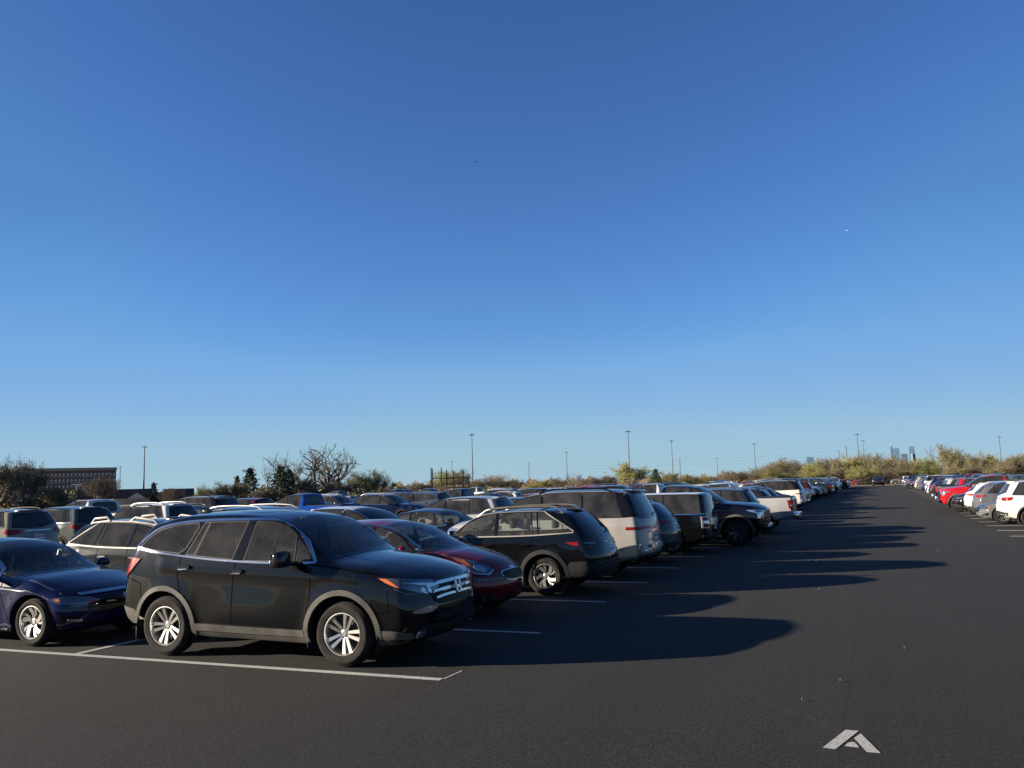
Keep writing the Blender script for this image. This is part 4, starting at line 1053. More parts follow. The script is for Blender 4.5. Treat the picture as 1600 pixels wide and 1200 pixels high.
def pickup(kind='plain'):
    c = Car('parked_pickup', dict(L=5.45, W=2.0, xf=1.82, xr=-1.52, wr=.41, rr=.255, tw=.26, rim='six', rim_m='alloy_dark' if kind == 'dark' else 'alloy', gap=.075,
        deck=[(2.72,1.08),(2.5,1.17),(2.0,1.22),(1.3,1.25),(.4,1.27),(-.55,1.28),(-.68,1.30),(-1.5,1.30),(-2.72,1.31)],
        roof=[(2.72,1.16),(2.5,1.27),(2.0,1.33),(1.5,1.37),(1.25,1.48),(.85,1.72),(.6,1.84),(.3,1.90),(-.2,1.92),(-.42,1.90),(-.50,1.84),(-.62,1.40),(-.66,1.335),(-.9,1.33),(-2.72,1.34)],
        bottom=[(2.72,.45),(2.3,.38),(0,.40),(-1.9,.48),(-2.72,.60)],
        fprof=[(.35,.10),(.55,.0),(.8,0),(1.1,.02),(1.25,.12),(1.35,.2)], rprof=[(.4,.06),(.6,.0),(1.3,.0)],
        cf=.26, cr=.05, rblend=.5, tumble=17, sh=.035, ledge=.02, crown=.05, waist=.6, flare=.03, scoop=.02, r4=.09, crease=[(2.2,1.08,-2.4,1.10,.014)], hoodedge=.10))
    c.glasshouse([((-.36,-.36),(.38,.40),'glass_dark'), ((.44,.46),None,'glass_tint')], .03, trim='chrome' if kind == 'chrome' else None, pillar='gloss_black', seal=.02)
    c.windscreen(1.47, .58)
    P = [(-.66,1.40),(.66,1.40),(.60,1.78),(-.60,1.78)]
    c.deep = None
    c.window('rear_window', P, 'B', 'glass_dark', (1,), sm=1, seal=.025)
    c.deep = 1.1
    if kind == 'dark': c.cladding('cladding', .075, .15, (.42,.52), .028)
    elif kind == 'plain': c.cladding('car_paint', .075, .13, (.42,.50), .016)
    # bed cover, tailgate, bumper
    c.patch('bed_cover', [(-.72,-.86),(-.72,.86),(-2.66,.86),(-2.66,-.86)], 'T', .03, 'trim_black', (1,), g=.2)
    c.seams([[(-.8,.66),(-.8,1.26)]], 'B', .012, (1,)); c.seams([[(.8,.66),(.8,1.26)]], 'B', .012, (1,))
    c.patch('tailgate_handle', [(-.12,1.16),(.12,1.16),(.12,1.10),(-.12,1.10)], 'B', .012, 'trim_black', (1,))
    c.patch('emblem', [(.11*cos(a*.4),1.02+.055*sin(a*.4)) for a in range(16)], 'B', .012, 'chrome', (1,), g=.05)
    t = c.patch('taillight', [(.815,1.24),(.96,1.24),(.96,.86),(.83,.86)], 'B', .012, 'lamp_red', sm=1, g=.06)
    c.patch('taillight', [(-2.50,1.22),(-2.69,1.24),(-2.69,.88),(-2.56,.92)], 'S', .012, 'lamp_red', g=.06)
    c.patch('taillight_lens', [(.83,1.08),(.95,1.08),(.95,1.0),(.84,1.0)], 'B', .016, 'lamp_clear', parent=t)
    bm = bmesh.new(); rbox(bm, (-2.78,0,.66), (.20,1.78,.18), .04, 3); c.part('rear_bumper', bm, 'chrome' if kind != 'dark' else 'trim_black')
    bm = bmesh.new(); rbox(bm, (-2.86,0,.50), (.25,.07,.07), .01); c.part('tow_hitch', bm, 'alloy_dark')
    bm = bmesh.new(); rbox(bm, (-2.885,0,.68), (.012,.31,.155), .004); c.part('license_plate', bm, 'plate')
    h = c.patch('headlight', [(2.15,.97,1.10),(2.45,.86,1.10),(2.62,.62,1.07),(2.63,.6,.96),(2.52,.78,.94),(2.50,.80,.84),(2.42,.88,.84),(2.42,.88,.99),(2.25,.96,1.05)], 'FD', .014, 'lamp_clear', g=.05)
    c.patch('headlight_lens', [(2.35,.90,1.08),(2.58,.68,1.06),(2.58,.68,1.02),(2.38,.90,1.04)], 'FD', .02, 'lamp_dark', parent=h, g=.05)
    g = c.patch('grille', chaikin([(-.58,1.12),(.58,1.12),(.62,.80),(.55,.66),(-.55,.66),(-.62,.80)],1), 'F', .014, 'gloss_black' if kind == 'dark' else 'chrome', (1,))[0]
    c.patch('grille_mesh', chaikin([(-.53,1.07),(.53,1.07),(.56,.80),(.50,.70),(-.50,.70),(-.56,.80)],1), 'F', .018, 'trim_black', (1,), [g])
    for z in (.80,.90,1.0): c.patch('grille_bar', band([(-.54,z),(0,z),(.54,z)], .024), 'F', .024, 'chrome' if kind != 'dark' else 'alloy_dark', (1,), [g])
    bm = bmesh.new(); rbox(bm, (2.66,0,.56), (.20,1.50,.17), .05, 3); c.part('front_bumper', bm, 'chrome' if kind != 'dark' else 'gloss_black')
    c.patch('front_valance', [(-.8,.40),(.8,.40),(.78,.50),(-.78,.50)], 'F', .01, 'trim_black', (1,))
    c.doors([-.52, .42, 1.36], .5); c.seams([[(-.64,1.26),(-.64,.5)]])
    c.handles([(-.32,1.13),(.60,1.12)], 'chrome' if kind != 'dark' else 'car_paint', .22, .04); c.mirrors(1.06, 1.27, 'car_paint' if kind != 'chrome' else 'chrome', (.15,.25,.24))
    bm = bmesh.new()
    for sd in (1,-1): 
        bm2 = bmesh.new(); tube(bm2, [(1.2,sd*.92,.40),(-.5,sd*.92,.42)], .05, 8); c.part('side_step', bm2, 'trim_black')
    bm.free()
    c.seats('interior_dark', .86, .55, 2, True, 1.35, 1.27, 1.60)
    return c.finish()

SKY_STRENGTH, SUN_STRENGTH, EXPOSURE, ASPH = .05, 5.0, 1.66, .0164
SKY_TINT = (.83, .97, 1.21)

# ------------------------------------------------------------------ camera (solved from the photograph's vanishing points)
F_PX, HCAM = 1360., 2.08
def cam_basis():
    d = Vector((1370-800, -(742-600), -F_PX)).normalized()      # aisle direction seen by the camera = world +Y
    r = .0268; hd = Vector((cos(r), sin(r), 0))
    Z = hd.cross(d).normalized()
    if Z.y < 0: Z = -Z
    X = d.cross(Z)
    return Matrix((X, d, Z))
B3 = cam_basis()
cd = bpy.data.cameras.new('camera'); cam = bpy.data.objects.new('camera', cd); C.objects.link(cam)
cam.matrix_world = Matrix.Translation((0, 0, HCAM)) @ B3.to_4x4()
cd.sensor_width = 36; cd.lens = F_PX/1600*36; cd.clip_start = .05; cd.clip_end = 30000
S.camera = cam
def ray_px(x, y): return B3 @ Vector((x-800, -(y-600), -F_PX)).normalized()
def ground_px(x, y, z=0.):
    w = ray_px(x, y); t = (z-HCAM)/w.z; return Vector((w.x*t, w.y*t, z))
def far_px(x, y, d):
    """point on the line of sight through photo pixel (x, y), d metres away in plan"""
    w = ray_px(x, y); t = d/math.hypot(w.x, w.y); return Vector((w.x*t, w.y*t, HCAM+w.z*t))
def to_px(p):
    c = B3.transposed() @ (Vector(p)-Vector((0,0,HCAM)))
    return (800+F_PX*c.x/-c.z, 600-F_PX*c.y/-c.z) if c.z < -.1 else (-9e9, 0)

# ------------------------------------------------------------------ light
SUN = Vector((3.34, 1.74, -1)).normalized()          # direction the light travels
el = math.asin(-SUN.z); az = atan2(-SUN.x, -SUN.y)
w = bpy.data.worlds.new('World'); S.world = w; w.use_nodes = True
wn, wl = w.node_tree.nodes, w.node_tree.links
sk = wn.new('ShaderNodeTexSky'); sk.sky_type = 'NISHITA'; sk.sun_disc = False
sk.sun_elevation = el; sk.sun_rotation = az; sk.altitude = 0; sk.air_density = 1.0; sk.dust_density = .2; sk.ozone_density = 4.
def vmath(op, a, b):
    q = wn.new('ShaderNodeVectorMath'); q.operation = op; wl.new(a, q.inputs[0]); q.inputs[1].default_value = b; return q.outputs[0]
gm = wn.new('ShaderNodeGamma'); gm.inputs['Gamma'].default_value = 1.2       # a clear, deep spring-evening sky
wl.new(vmath('MULTIPLY', sk.outputs[0], (.158,)*3), gm.inputs['Color'])
wtc = wn.new('ShaderNodeTexCoord'); wsp = wn.new('ShaderNodeSeparateXYZ'); wl.new(wtc.outputs['Generated'], wsp.inputs[0])
wmr = wn.new('ShaderNodeMapRange'); wmr.interpolation_type = 'SMOOTHSTEP'; wmr.inputs['From Min'].default_value = -.02; wmr.inputs['From Max'].default_value = .18; wmr.inputs['To Min'].default_value = .85; wmr.inputs['To Max'].default_value = 0
wl.new(wsp.outputs['Z'], wmr.inputs['Value'])
wmx = wn.new('ShaderNodeMix'); wmx.data_type = 'RGBA'; wmx.inputs['B'].default_value = (6.31*.375, 6.31*.56, 6.31*.72, 1)      # pale blue air low over the horizon
wl.new(wmr.outputs[0], wmx.inputs['Factor']); wl.new(vmath('MULTIPLY', gm.outputs[0], tuple(6.31*k for k in SKY_TINT)), wmx.inputs['A'])
wcr = wn.new('ShaderNodeValToRGB'); wl.new(wsp.outputs['Z'], wcr.inputs['Fac'])                 # the clear air is never brighter than this at a given height
stops = [(0,(.38,.57,.70)),(.05,(.33,.54,.72)),(.086,(.255,.475,.75)),(.115,(.214,.435,.765)),(.135,(.195,.42,.76)),(.21,(.130,.335,.71)),(.29,(.092,.255,.59)),(.45,(.078,.20,.48)),(.7,(.07,.18,.44))]
while len(wcr.color_ramp.elements) < len(stops): wcr.color_ramp.elements.new(.5)
for e_, (p_, c_) in zip(wcr.color_ramp.elements, stops): e_.position = p_
for e_, (p_, c_) in zip(wcr.color_ramp.elements, stops): e_.color = (*c_, 1)
wmn = wn.new('ShaderNodeVectorMath'); wmn.operation = 'MINIMUM'; wl.new(wmx.outputs['Result'], wmn.inputs[0]); wl.new(vmath('MULTIPLY', wcr.outputs['Color'], (6.31,)*3), wmn.inputs[1])
wl.new(wmn.outputs[0], wn['Background'].inputs[0]); wn['Background'].inputs[1].default_value = SKY_STRENGTH
ld = bpy.data.lights.new('sun', 'SUN'); ld.energy = SUN_STRENGTH; ld.angle = radians(.53); ld.color = (1, .86, .68)
lo = bpy.data.objects.new('sun', ld); C.objects.link(lo); lo.rotation_euler = SUN.to_track_quat('-Z', 'Y').to_euler()
S.view_settings.view_transform = 'Standard'; S.view_settings.look = 'None'; S.view_settings.exposure = EXPOSURE; S.view_settings.gamma = 1
S.cycles.max_bounces = 8; S.cycles.transparent_max_bounces = 12; S.cycles.use_denoising = True
S.cycles.sample_clamp_indirect = 6

# ------------------------------------------------------------------ ground
mat('roof_white', (.66,.64,.60), .35, 0, 1)
mat('asphalt', (.045,.045,.045), .9)
def asphalt():
    m = MATS['asphalt']; n, l, b = nodes(m)
    tc = n.new('ShaderNodeTexCoord')
    def noise(sc, det, rough=.6):
        t = n.new('ShaderNodeTexNoise'); t.inputs['Scale'].default_value = sc; t.inputs['Detail'].default_value = det; t.inputs['Roughness'].default_value = rough
        l.new(tc.outputs['Object'], t.inputs['Vector']); return t
    def math_(op, a, bb=None):
        q = n.new('ShaderNodeMath'); q.operation = op
        for i, v in enumerate((a, bb)):
            if v is None: continue
            if isinstance(v, (int, float)): q.inputs[i].default_value = v
            else: l.new(v, q.inputs[i])
        return q.outputs[0]
    big = noise(.22, 5); mid = noise(2.3, 6, .7); fine = noise(42, 3, .8); grit = noise(19, 7, .9)
    v = math_('MULTIPLY_ADD', big.outputs['Fac'], .35); v.node.inputs[2].default_value = .82
    v = math_('MULTIPLY', v, math_('MULTIPLY_ADD', mid.outputs['Fac'], .30)); v.node.inputs[1].links[0].from_node.inputs[2].default_value = .85
    g = math_('MULTIPLY_ADD', fine.outputs['Fac'], 5.); g.node.inputs[2].default_value = -1.5
    v = math_('MULTIPLY', v, g)
    g = math_('MULTIPLY_ADD', grit.outputs['Fac'], 3.6); g.node.inputs[2].default_value = -.8
    v = math_('MULTIPLY', v, g)
    # paving seams running along the aisle
    sep = n.new('ShaderNodeSeparateXYZ'); l.new(tc.outputs['Object'], sep.inputs[0])
    wob = noise(.9, 4)
    xx = math_('ADD', sep.outputs['X'], math_('MULTIPLY', math_('SUBTRACT', wob.outputs['Fac'], .5), .08))
    for x0, hw, dk in ((-.40, .010, .74), (-4.44, .02, 1.14), (3.75, .02, .7)):
        k = math_('LESS_THAN', math_('ABSOLUTE', math_('SUBTRACT', xx, x0)), hw)
        k = math_('MULTIPLY_ADD', k, dk-1.); k.node.inputs[2].default_value = 1.
        v = math_('MULTIPLY', v, k)
    mp = n.new('ShaderNodeMapping'); mp.inputs['Scale'].default_value = (1.5, .045, 1); l.new(tc.outputs['Object'], mp.inputs[0])
    tk = n.new('ShaderNodeTexNoise'); tk.inputs['Scale'].default_value = 1.; tk.inputs['Detail'].default_value = 6; l.new(mp.outputs[0], tk.inputs['Vector'])
    g = math_('MULTIPLY_ADD', tk.outputs['Fac'], .55); g.node.inputs[2].default_value = .72
    v = math_('MULTIPLY', v, g)
    # hairline cracks
    vo = n.new('ShaderNodeTexVoronoi'); vo.feature = 'DISTANCE_TO_EDGE'; vo.inputs['Scale'].default_value = .11
    dv = n.new('ShaderNodeVectorMath'); dv.operation = 'ADD'; sc_ = n.new('ShaderNodeVectorMath'); sc_.operation = 'SCALE'; sc_.inputs['Scale'].default_value = .9
    l.new(noise(.7, 6).outputs['Color'], sc_.inputs[0]); l.new(tc.outputs['Object'], dv.inputs[0]); l.new(sc_.outputs[0], dv.inputs[1]); l.new(dv.outputs[0], vo.inputs['Vector'])
    k = math_('LESS_THAN', vo.outputs['Distance'], .0016); k = math_('MULTIPLY_ADD', k, .30); k.node.inputs[2].default_value = 1.
    v = math_('MULTIPLY', v, k)
    # parking bays are an older, slightly different lay
    mx = n.new('ShaderNodeMix'); mx.data_type = 'RGBA'; mx.inputs['A'].default_value = (0,0,0,1); mx.inputs['B'].default_value = (ASPH*1.0, ASPH*.985, ASPH*.96, 1)
    l.new(v, mx.inputs['Factor']); mx.clamp_factor = False
    l.new(mx.outputs['Result'], b.inputs['Base Color'])
    bp = n.new('ShaderNodeBump'); bp.inputs['Strength'].default_value = .55; bp.inputs['Distance'].default_value = .006
    l.new(math_('ADD', fine.outputs['Fac'], grit.outputs['Fac']), bp.inputs['Height']); l.new(bp.outputs['Normal'], b.inputs['Normal'])
    b.inputs['Specular IOR Level'].default_value = .25
asphalt()
mat('dry_grass', (.20,.17,.09), .95); noise_col(MATS['dry_grass'], (.13,.12,.05), (.30,.25,.15), .3, 8)
mat('line_paint', (.42,.41,.39), .7)
def paint_wear():
    m = MATS['line_paint']; n, l, b = nodes(m)
    t, r = noise_col(m, (.05,.05,.05), (.37,.365,.35), 55, 5, .28, .48)
paint_wear()
def sheet(name, x0, x1, y0, y1, z, m, kind='structure'):
    bm = bmesh.new(); bm.faces.new([bm.verts.new(p) for p in ((x0,y0,z),(x1,y0,z),(x1,y1,z),(x0,y1,z))])
    return single(name, bm, m, kind=kind)
bm = bmesh.new(); bmesh.ops.create_grid(bm, x_segments=8, y_segments=8, size=14000); single('ground', bm, 'dry_grass', kind='structure')
LOT_END = 186
sheet('car_park_asphalt', -135, 75, -60, LOT_END, .004, 'asphalt')
SP = 3.09; Y0 = 8.66
bm = bmesh.new()
def stripe(x0, x1, y, w=.10):
    bm.faces.new([bm.verts.new(p) for p in ((x0,y-w/2,.008),(x1,y-w/2,.008),(x1,y+w/2,.008),(x0,y+w/2,.008))])
LINES = [8.66, 11.67, 14.93, 17.87, 20.93, 24.1, 27.27]+[27.27+SP*i for i in range(1, 50)]
for i, y in enumerate(LINES):
    stripe(-15.4, -4.5, y, .115 if i == 0 else .10)
    stripe(-34.5, -23.6, y); stripe(-53.7, -42.8, y)
RL = [20.0+SP*i for i in range(0, 52)]
for xs in (-9.95, -29.05, -48.2, 9.2):
    bm.faces.new([bm.verts.new(p) for p in ((xs-.05,8.72,.0085),(xs+.05,8.72,.0085),(xs+.05,180,.0085),(xs-.05,180,.0085))])
q0, q1 = ground_px(693, 1062), ground_px(722, 1049); dd_ = Vector((q0.y-q1.y, q1.x-q0.x, 0)).normalized()*.011
bm.faces.new([bm.verts.new((p.x, p.y, .008)) for p in (q0-dd_, q1-dd_, q1+dd_, q0+dd_)])
bmesh.ops.recalc_face_normals(bm, faces=bm.faces[:])
for f in bm.faces:
    f.normal_update()
    if f.normal.z < 0: f.normal_flip()
single('parking_line_markings', bm, 'line_paint', kind='structure')
mat('line_white', (.6,.59,.56), .7); noise_col(MATS['line_white'], (.22,.22,.21), (.70,.69,.66), 30, 5, .30, .50)
bm = bmesh.new()
for y in RL: stripe(3.8, 14.6, y, .13)
for f in bm.faces:
    f.normal_update()
    if f.normal.z < 0: f.normal_flip()
single('bay_line_markings', bm, 'line_white', kind='structure')
bm = bmesh.new()
for pl in ([(362,465),(520,485),(815,255),(650,240)], [(755,345),(840,287),(1090,535),(915,520)], [(640,445),(655,425),(680,403),(712,394),(745,393),(775,407),(800,435),(818,465)]):
    vs = [ground_px(1240+x/8, 1110+y/8, .008) for x, y in pl]
    f = bm.faces.new([bm.verts.new(v) for v in vs]); f.normal_update()
    if f.normal.z < 0: f.normal_flip()
mat('mark_paint', (.6,.59,.56), .7); noise_col(MATS['mark_paint'], (.07,.07,.07), (.36,.35,.325), 70, 5, .32, .46)
single('pavement_marking', bm, 'mark_paint', kind='structure')

# ------------------------------------------------------------------ cars
PROTO = {}
FN = dict(pilot=pilot, sedan=sedan, niro=niro, outback=outback, wild=lambda: outback(True), navigator=navigator, suv=suv, chrome_suv=lambda: suv('chrome'),
          bare_suv=lambda: suv('bare'), crossover=crossover, boxy=boxy, pickup=pickup, dark_pickup=lambda: pickup('dark'), chrome_pickup=lambda: pickup('chrome'))
KIND = dict(pilot=('sport utility vehicle','suv'), sedan=('sedan','car'), niro=('crossover','car'), outback=('estate car','station wagon'), wild=('estate car','station wagon'), navigator=('large sport utility vehicle','suv'),
            suv=('sport utility vehicle','suv'), chrome_suv=('sport utility vehicle','suv'), bare_suv=('sport utility vehicle','suv'), crossover=('crossover','car'), boxy=('boxy wagon','car'),
            pickup=('pickup truck','pickup truck'), dark_pickup=('pickup truck','pickup truck'), chrome_pickup=('pickup truck','pickup truck'))
COL = dict(black=(.0025,.0027,.0034), white=(.52,.505,.475), silver=(.27,.27,.27), grey=(.075,.078,.08), dark_grey=(.012,.013,.014), navy=(.004,.006,.025), blue=(.004,.035,.20), red=(.26,.008,.012),
           maroon=(.07,.004,.008), teal_grey=(.035,.055,.065), beige=(.25,.22,.17), green=(.02,.035,.028), slate=(.04,.05,.065), steel_blue=(.05,.085,.14))
def halfL(k): return {'pilot':2.285,'sedan':2.3,'niro':2.05,'outback':2.285,'wild':2.285,'navigator':2.5,'crossover':2.2,'boxy':2.4}.get(k, 2.72 if 'pickup' in k else 2.275)
CARS = []
def park(kind, x, y, out, colour, label, group=None, yaw=0., rgb=None):
    """out: +1 nose toward +X, -1 nose toward -X"""
    if kind not in PROTO: PROTO[kind] = FN[kind]()
    px = to_px((x, y, 1.2))
    o = inst(PROTO[kind].root, None, rgb or COL[colour], 0, 9, math.hypot(x, y))
    o.location = (x, y, 0.008); o.rotation_euler = (0, 0, (0 if out > 0 else pi)+yaw)
    if 'label' in o: pass
    CARS.append((o, kind, colour))
    tag(o, label, KIND[kind][1], group)
    return o
G_A = 'cars parked in the left front row'; G_A2 = 'cars parked behind the left front row'; G_B = 'cars parked across the left aisle'; G_R = 'cars parked in the right row'
kY = lambda k: 10.15+SP*k
# left front row, near to far
park('pilot', -7.22, 9.86, 1, 'green', 'dusty black green SUV with grey wheel arch trim, nearest of all', G_A, rgb=(.0030,.0034,.0042))
CARS[0][0].scale = (1.03, 1.015, 1.012)
park('niro', -7.45, 13.05, 1, 'red', 'dark red crossover parked nose out beside the black green sport utility vehicle', G_A, rgb=(.11,.002,.007))
park('outback', -7.06, 16.42, -1, 'green', 'dark green estate car with silver roof rail ends, tail out beside the red crossover', G_A, rgb=(.0028,.0032,.0042))
park('navigator', -7.1, 19.35, -1, 'silver', 'long silver sport utility vehicle with black roof and full width red tail bar', G_A, rgb=(.25,.245,.235))
park('crossover', -7.0, 22.6, -1, 'teal_grey', 'teal grey crossover tail out between the long silver SUV and the white roofed wagon', G_A)
park('boxy', -6.8, 25.75, -1, 'black', 'black boxy wagon with white roof and square red tail lamps', G_A)
park('dark_pickup', -5.95, 28.85, 1, 'black', 'black pickup truck with grey arch flares, nose sticking into the aisle', G_A, rgb=(.0025,.003,.007))
park('chrome_suv', -6.05, 31.9, -1, 'dark_grey', 'dark grey sport utility vehicle with chrome window trim behind the black pickup', G_A, rgb=(.014,.016,.018))
park('chrome_pickup', -5.65, 35.0, -1, 'silver', 'silver pickup truck with black bed cover and red tail lamps, tail out', G_A)
# bay behind
park('sedan', -12.5, 9.80, 1, 'navy', 'dark blue sedan at the left edge, nose behind the black green sport utility vehicle', G_A2, rgb=(.0045,.006,.032))
park('wild', -12.8, 13.35, 1, 'grey', 'grey estate car with pale ladder shaped roof rails, beside the dark blue sedan', G_A2, rgb=(.0055,.0065,.0075))
park('chrome_suv', -12.5, 16.35, 1, 'dark_grey', 'dark sport utility vehicle with long bright roof rails, behind the red crossover', G_A2, rgb=(.008,.009,.011))
park('crossover', -12.2, 19.4, 1, 'white', 'white crossover with dark windscreen, roof arching above the red crossover', G_A2)
park('sedan', -12.5, 22.6, -1, 'black', 'black sedan with bright window trim, seen over the dark green estate car', G_A2)
park('bare_suv', -12.9, 25.8, -1, 'silver', 'silver grey sport utility vehicle, side windows showing left of the long silver one', G_A2)
# across the left aisle
park('suv', -25.9, 19.25, -1, 'beige', 'pale beige sport utility vehicle with dark tailgate at the left edge', G_B, rgb=(.17,.155,.125))
park('bare_suv', -26.7, 22.3, -1, 'grey', 'grey green square sport utility vehicle with dark rear glass, left of the white one', G_B, rgb=(.08,.09,.085))
park('chrome_suv', -25.9, 25.55, -1, 'white', 'white sport utility vehicle with dark rear glass, right of the grey green one', G_B)
park('chrome_pickup', -31.8, 28.6, -1, 'white', 'white pickup cab above the grey green sport utility vehicle near the left edge', G_B)
park('pickup', -26.3, 36.3, -1, 'blue', 'bright blue pickup truck cab standing above the roofs at left', G_B)
# right row
park('bare_suv', 6.35, 37.6, 1, 'white', 'white sport utility vehicle tail out at the right edge of the photograph', G_R, rgb=(.56,.54,.49))
park('sedan', 5.95, 40.7, -1, 'silver', 'silver sedan nose out beside the white sport utility vehicle at the right edge', G_R, rgb=(.085,.09,.092))
park('crossover', 6.0, 43.8, 1, 'grey', 'mid grey crossover tail out beyond the silver sedan in the right row', G_R, rgb=(.075,.075,.076))
park('crossover', 5.95, 46.9, 1, 'white', 'white crossover tail out between grey crossover and black estate car', G_R)
park('outback', 5.75, 50.0, -1, 'black', 'black estate car nose out beside the bright red pickup in the right row', G_R)
park('dark_pickup', 5.75, 53.4, -1, 'red', 'bright red pickup truck nose out in the right row', G_R, rgb=(.32,.008,.012))
used = {'A': {0,1,2,3,4,5,6,7,8}, 'A2': {0,1,2,3,4,5}, 'B': {3,4,5,8}, 'B2': {6}}
# the rest of the rows
WORD = {'dark_grey':'charcoal','teal_grey':'teal','steel_blue':'bluish'}
rr = random.Random(23)
POOL_K = ['suv','bare_suv','chrome_suv','crossover','crossover','sedan','sedan','niro','outback','pickup','chrome_pickup','navigator','boxy','pilot']
POOL_C = ['black','black','white','white','white','silver','silver','grey','grey','dark_grey','dark_grey','navy','maroon','red','slate','steel_blue','beige']
fixedA = {15:('navigator','white',-1), 16:('chrome_pickup','silver',1), 17:('suv','silver',1), 18:('crossover','maroon',-1), 19:('suv','white',1), 20:('sedan','maroon',1), 21:('pilot','black',1), 22:('suv','maroon',-1), 23:('crossover','dark_grey',1), 9:('crossover','black',-1), 10:('sedan','grey',-1), 11:('crossover','dark_grey',-1), 12:('sedan','black',-1), 13:('crossover','slate',-1), 14:('sedan','dark_grey',-1)}
rows = [('A', -4.6, -1, range(9, 51), .97, 'left front row', G_A),
        ('A2', -10.1, -1, range(6, 50), .80, 'left backing row', G_A2),
        ('B', -23.7, -1, range(2, 36), .82, 'first middle row', G_B),
        ('B2', -29.2, -1, range(4, 34), .72, 'second middle row', G_B),
        ('C', -42.9, -1, range(7, 32), .62, 'third middle row', 'cars parked in the far left rows'),
        ('C2', -48.4, -1, range(9, 30), .55, 'farthest left row', 'cars parked in the far left rows'),
        ('R', 3.9, 1, range(0, 37), .97, 'right front row', G_R),
        ('R2', 9.35, 1, range(-6, 28), .75, 'right backing row', 'cars parked behind the right row')]
plan = []
for (rn, xe, sg, ks, dens, phrase, grp) in rows:
    seq = []
    for k in ks:
        if rn in used and k in used[rn]: continue
        if rr.random() > dens: continue
        kind, colr = rr.choice(POOL_K), rr.choice(POOL_C); out = 1 if rr.random() < .5 else -1
        if rn == 'A' and k in fixedA: kind, colr, out = fixedA[k]
        y = (kY(k) if sg < 0 else 56.3+SP*k)+rr.uniform(-.14,.14)
        hl = halfL(kind)
        inset = rr.uniform(.0,.5) if 'pickup' not in kind else rr.uniform(-.8,-.2)
        if rn == 'A' and k == 15: inset = -.5
        x = xe+sg*(hl+inset)
        px = to_px((x, y, 1.4))[0]
        if rn == 'A' and colr in ('red', 'maroon') and k not in (18, 20, 22): colr = 'silver'
        if not -60 < px < 1680: continue
        if (rn in ('C', 'C2') and px < 480) or (rn == 'B2' and px < 300) or (rn == 'B' and px < 40): continue
        if rn in ('R', 'A') and k not in fixedA and colr in ('white', 'beige', 'silver') and rr.random() < .45: colr = rr.choice(['black', 'dark_grey', 'navy', 'grey'])
        seq.append([kind, colr, out, x, y, k])
    for i, (kind, colr, out, x, y, k) in enumerate(seq):
        cw = lambda c: WORD.get(c, c)
        short = lambda q: q.replace('large sport utility vehicle','big SUV').replace('sport utility vehicle','SUV').replace('pickup truck','pickup')
        nm = lambda q: cw(q[1])+' '+short(KIND[q[0]][0])
        side = 'nose' if out*(-sg) > 0 else 'tail'
        nbr = f"just beyond {nm(seq[i-1])}" if i > 0 else f"just before {nm(seq[i+1])}"
        lab = f"{nm(seq[i])} {side} out in {phrase}, {nbr}"
        plan.append([kind, x, y, out, colr, lab, grp, phrase, i])
from collections import Counter
cnt = Counter(p[5] for p in plan)
for p in plan:
    lab = p[5]
    if cnt[lab] > 1:
        same = [q for q in plan if q[5] == lab]; r = same.index(p)
        lab += f", {['nearest','second','third','fourth','fifth','sixth'][r]} such"
    park(p[0], p[1], p[2], p[3], p[4], lab, p[6], rr.uniform(-.015,.015))
# vehicles at the far end of the aisle
o = park('dark_pickup', .1, 176, 1, 'black', 'black pickup truck driving toward the camera at the far end of the aisle', None); o.rotation_euler = (0,0,-pi/2)
o = park('sedan', -5.5, 190, 1, 'red', 'red sedan crossing the far end of the aisle', None)
o = park('suv', 4.6, 189, -1, 'grey', 'grey sport utility vehicle crossing beyond the aisle end, left of the right row', None)

# ------------------------------------------------------------------ trees
def leaf_mat(name, c1, c2, rough=.8):
    m = mat(name, c1, rough); n, l, b = nodes(m)
    ge = n.new('ShaderNodeNewGeometry'); oi = n.new('ShaderNodeObjectInfo')
    r = n.new('ShaderNodeValToRGB'); r.color_ramp.elements[0].color = (*c1, 1); r.color_ramp.elements[1].color = (*c2, 1)
    l.new(ge.outputs['Random Per Island'], r.inputs['Fac'])
    hs = n.new('ShaderNodeHueSaturation'); l.new(r.outputs['Color'], hs.inputs['Color'])
    mr = n.new('ShaderNodeMapRange'); mr.inputs['To Min'].default_value = .72; mr.inputs['To Max'].default_value = 1.25
    l.new(oi.outputs['Random'], mr.inputs['Value']); l.new(mr.outputs[0], hs.inputs['Value'])
    l.new(hs.outputs['Color'], b.inputs['Base Color']); b.inputs['Specular IOR Level'].default_value = .2
    return m
leaf_mat('bud_tan', (.20,.155,.098), (.28,.22,.135)); leaf_mat('bud_olive', (.20,.185,.078), (.29,.265,.11))
leaf_mat('leaf_spring', (.18,.185,.045), (.28,.27,.075)); leaf_mat('leaf_green', (.05,.075,.018), (.13,.15,.04))
leaf_mat('needle', (.032,.045,.028), (.065,.085,.048)); leaf_mat('blossom', (.30,.24,.19), (.50,.43,.36)); leaf_mat('bud_dark', (.13,.112,.07), (.21,.182,.105))
mat('bark', (.06,.048,.038), .9); noise_col(MATS['bark'], (.07,.058,.048), (.17,.14,.11), 3); mat('bark_grey', (.10,.088,.075), .9)
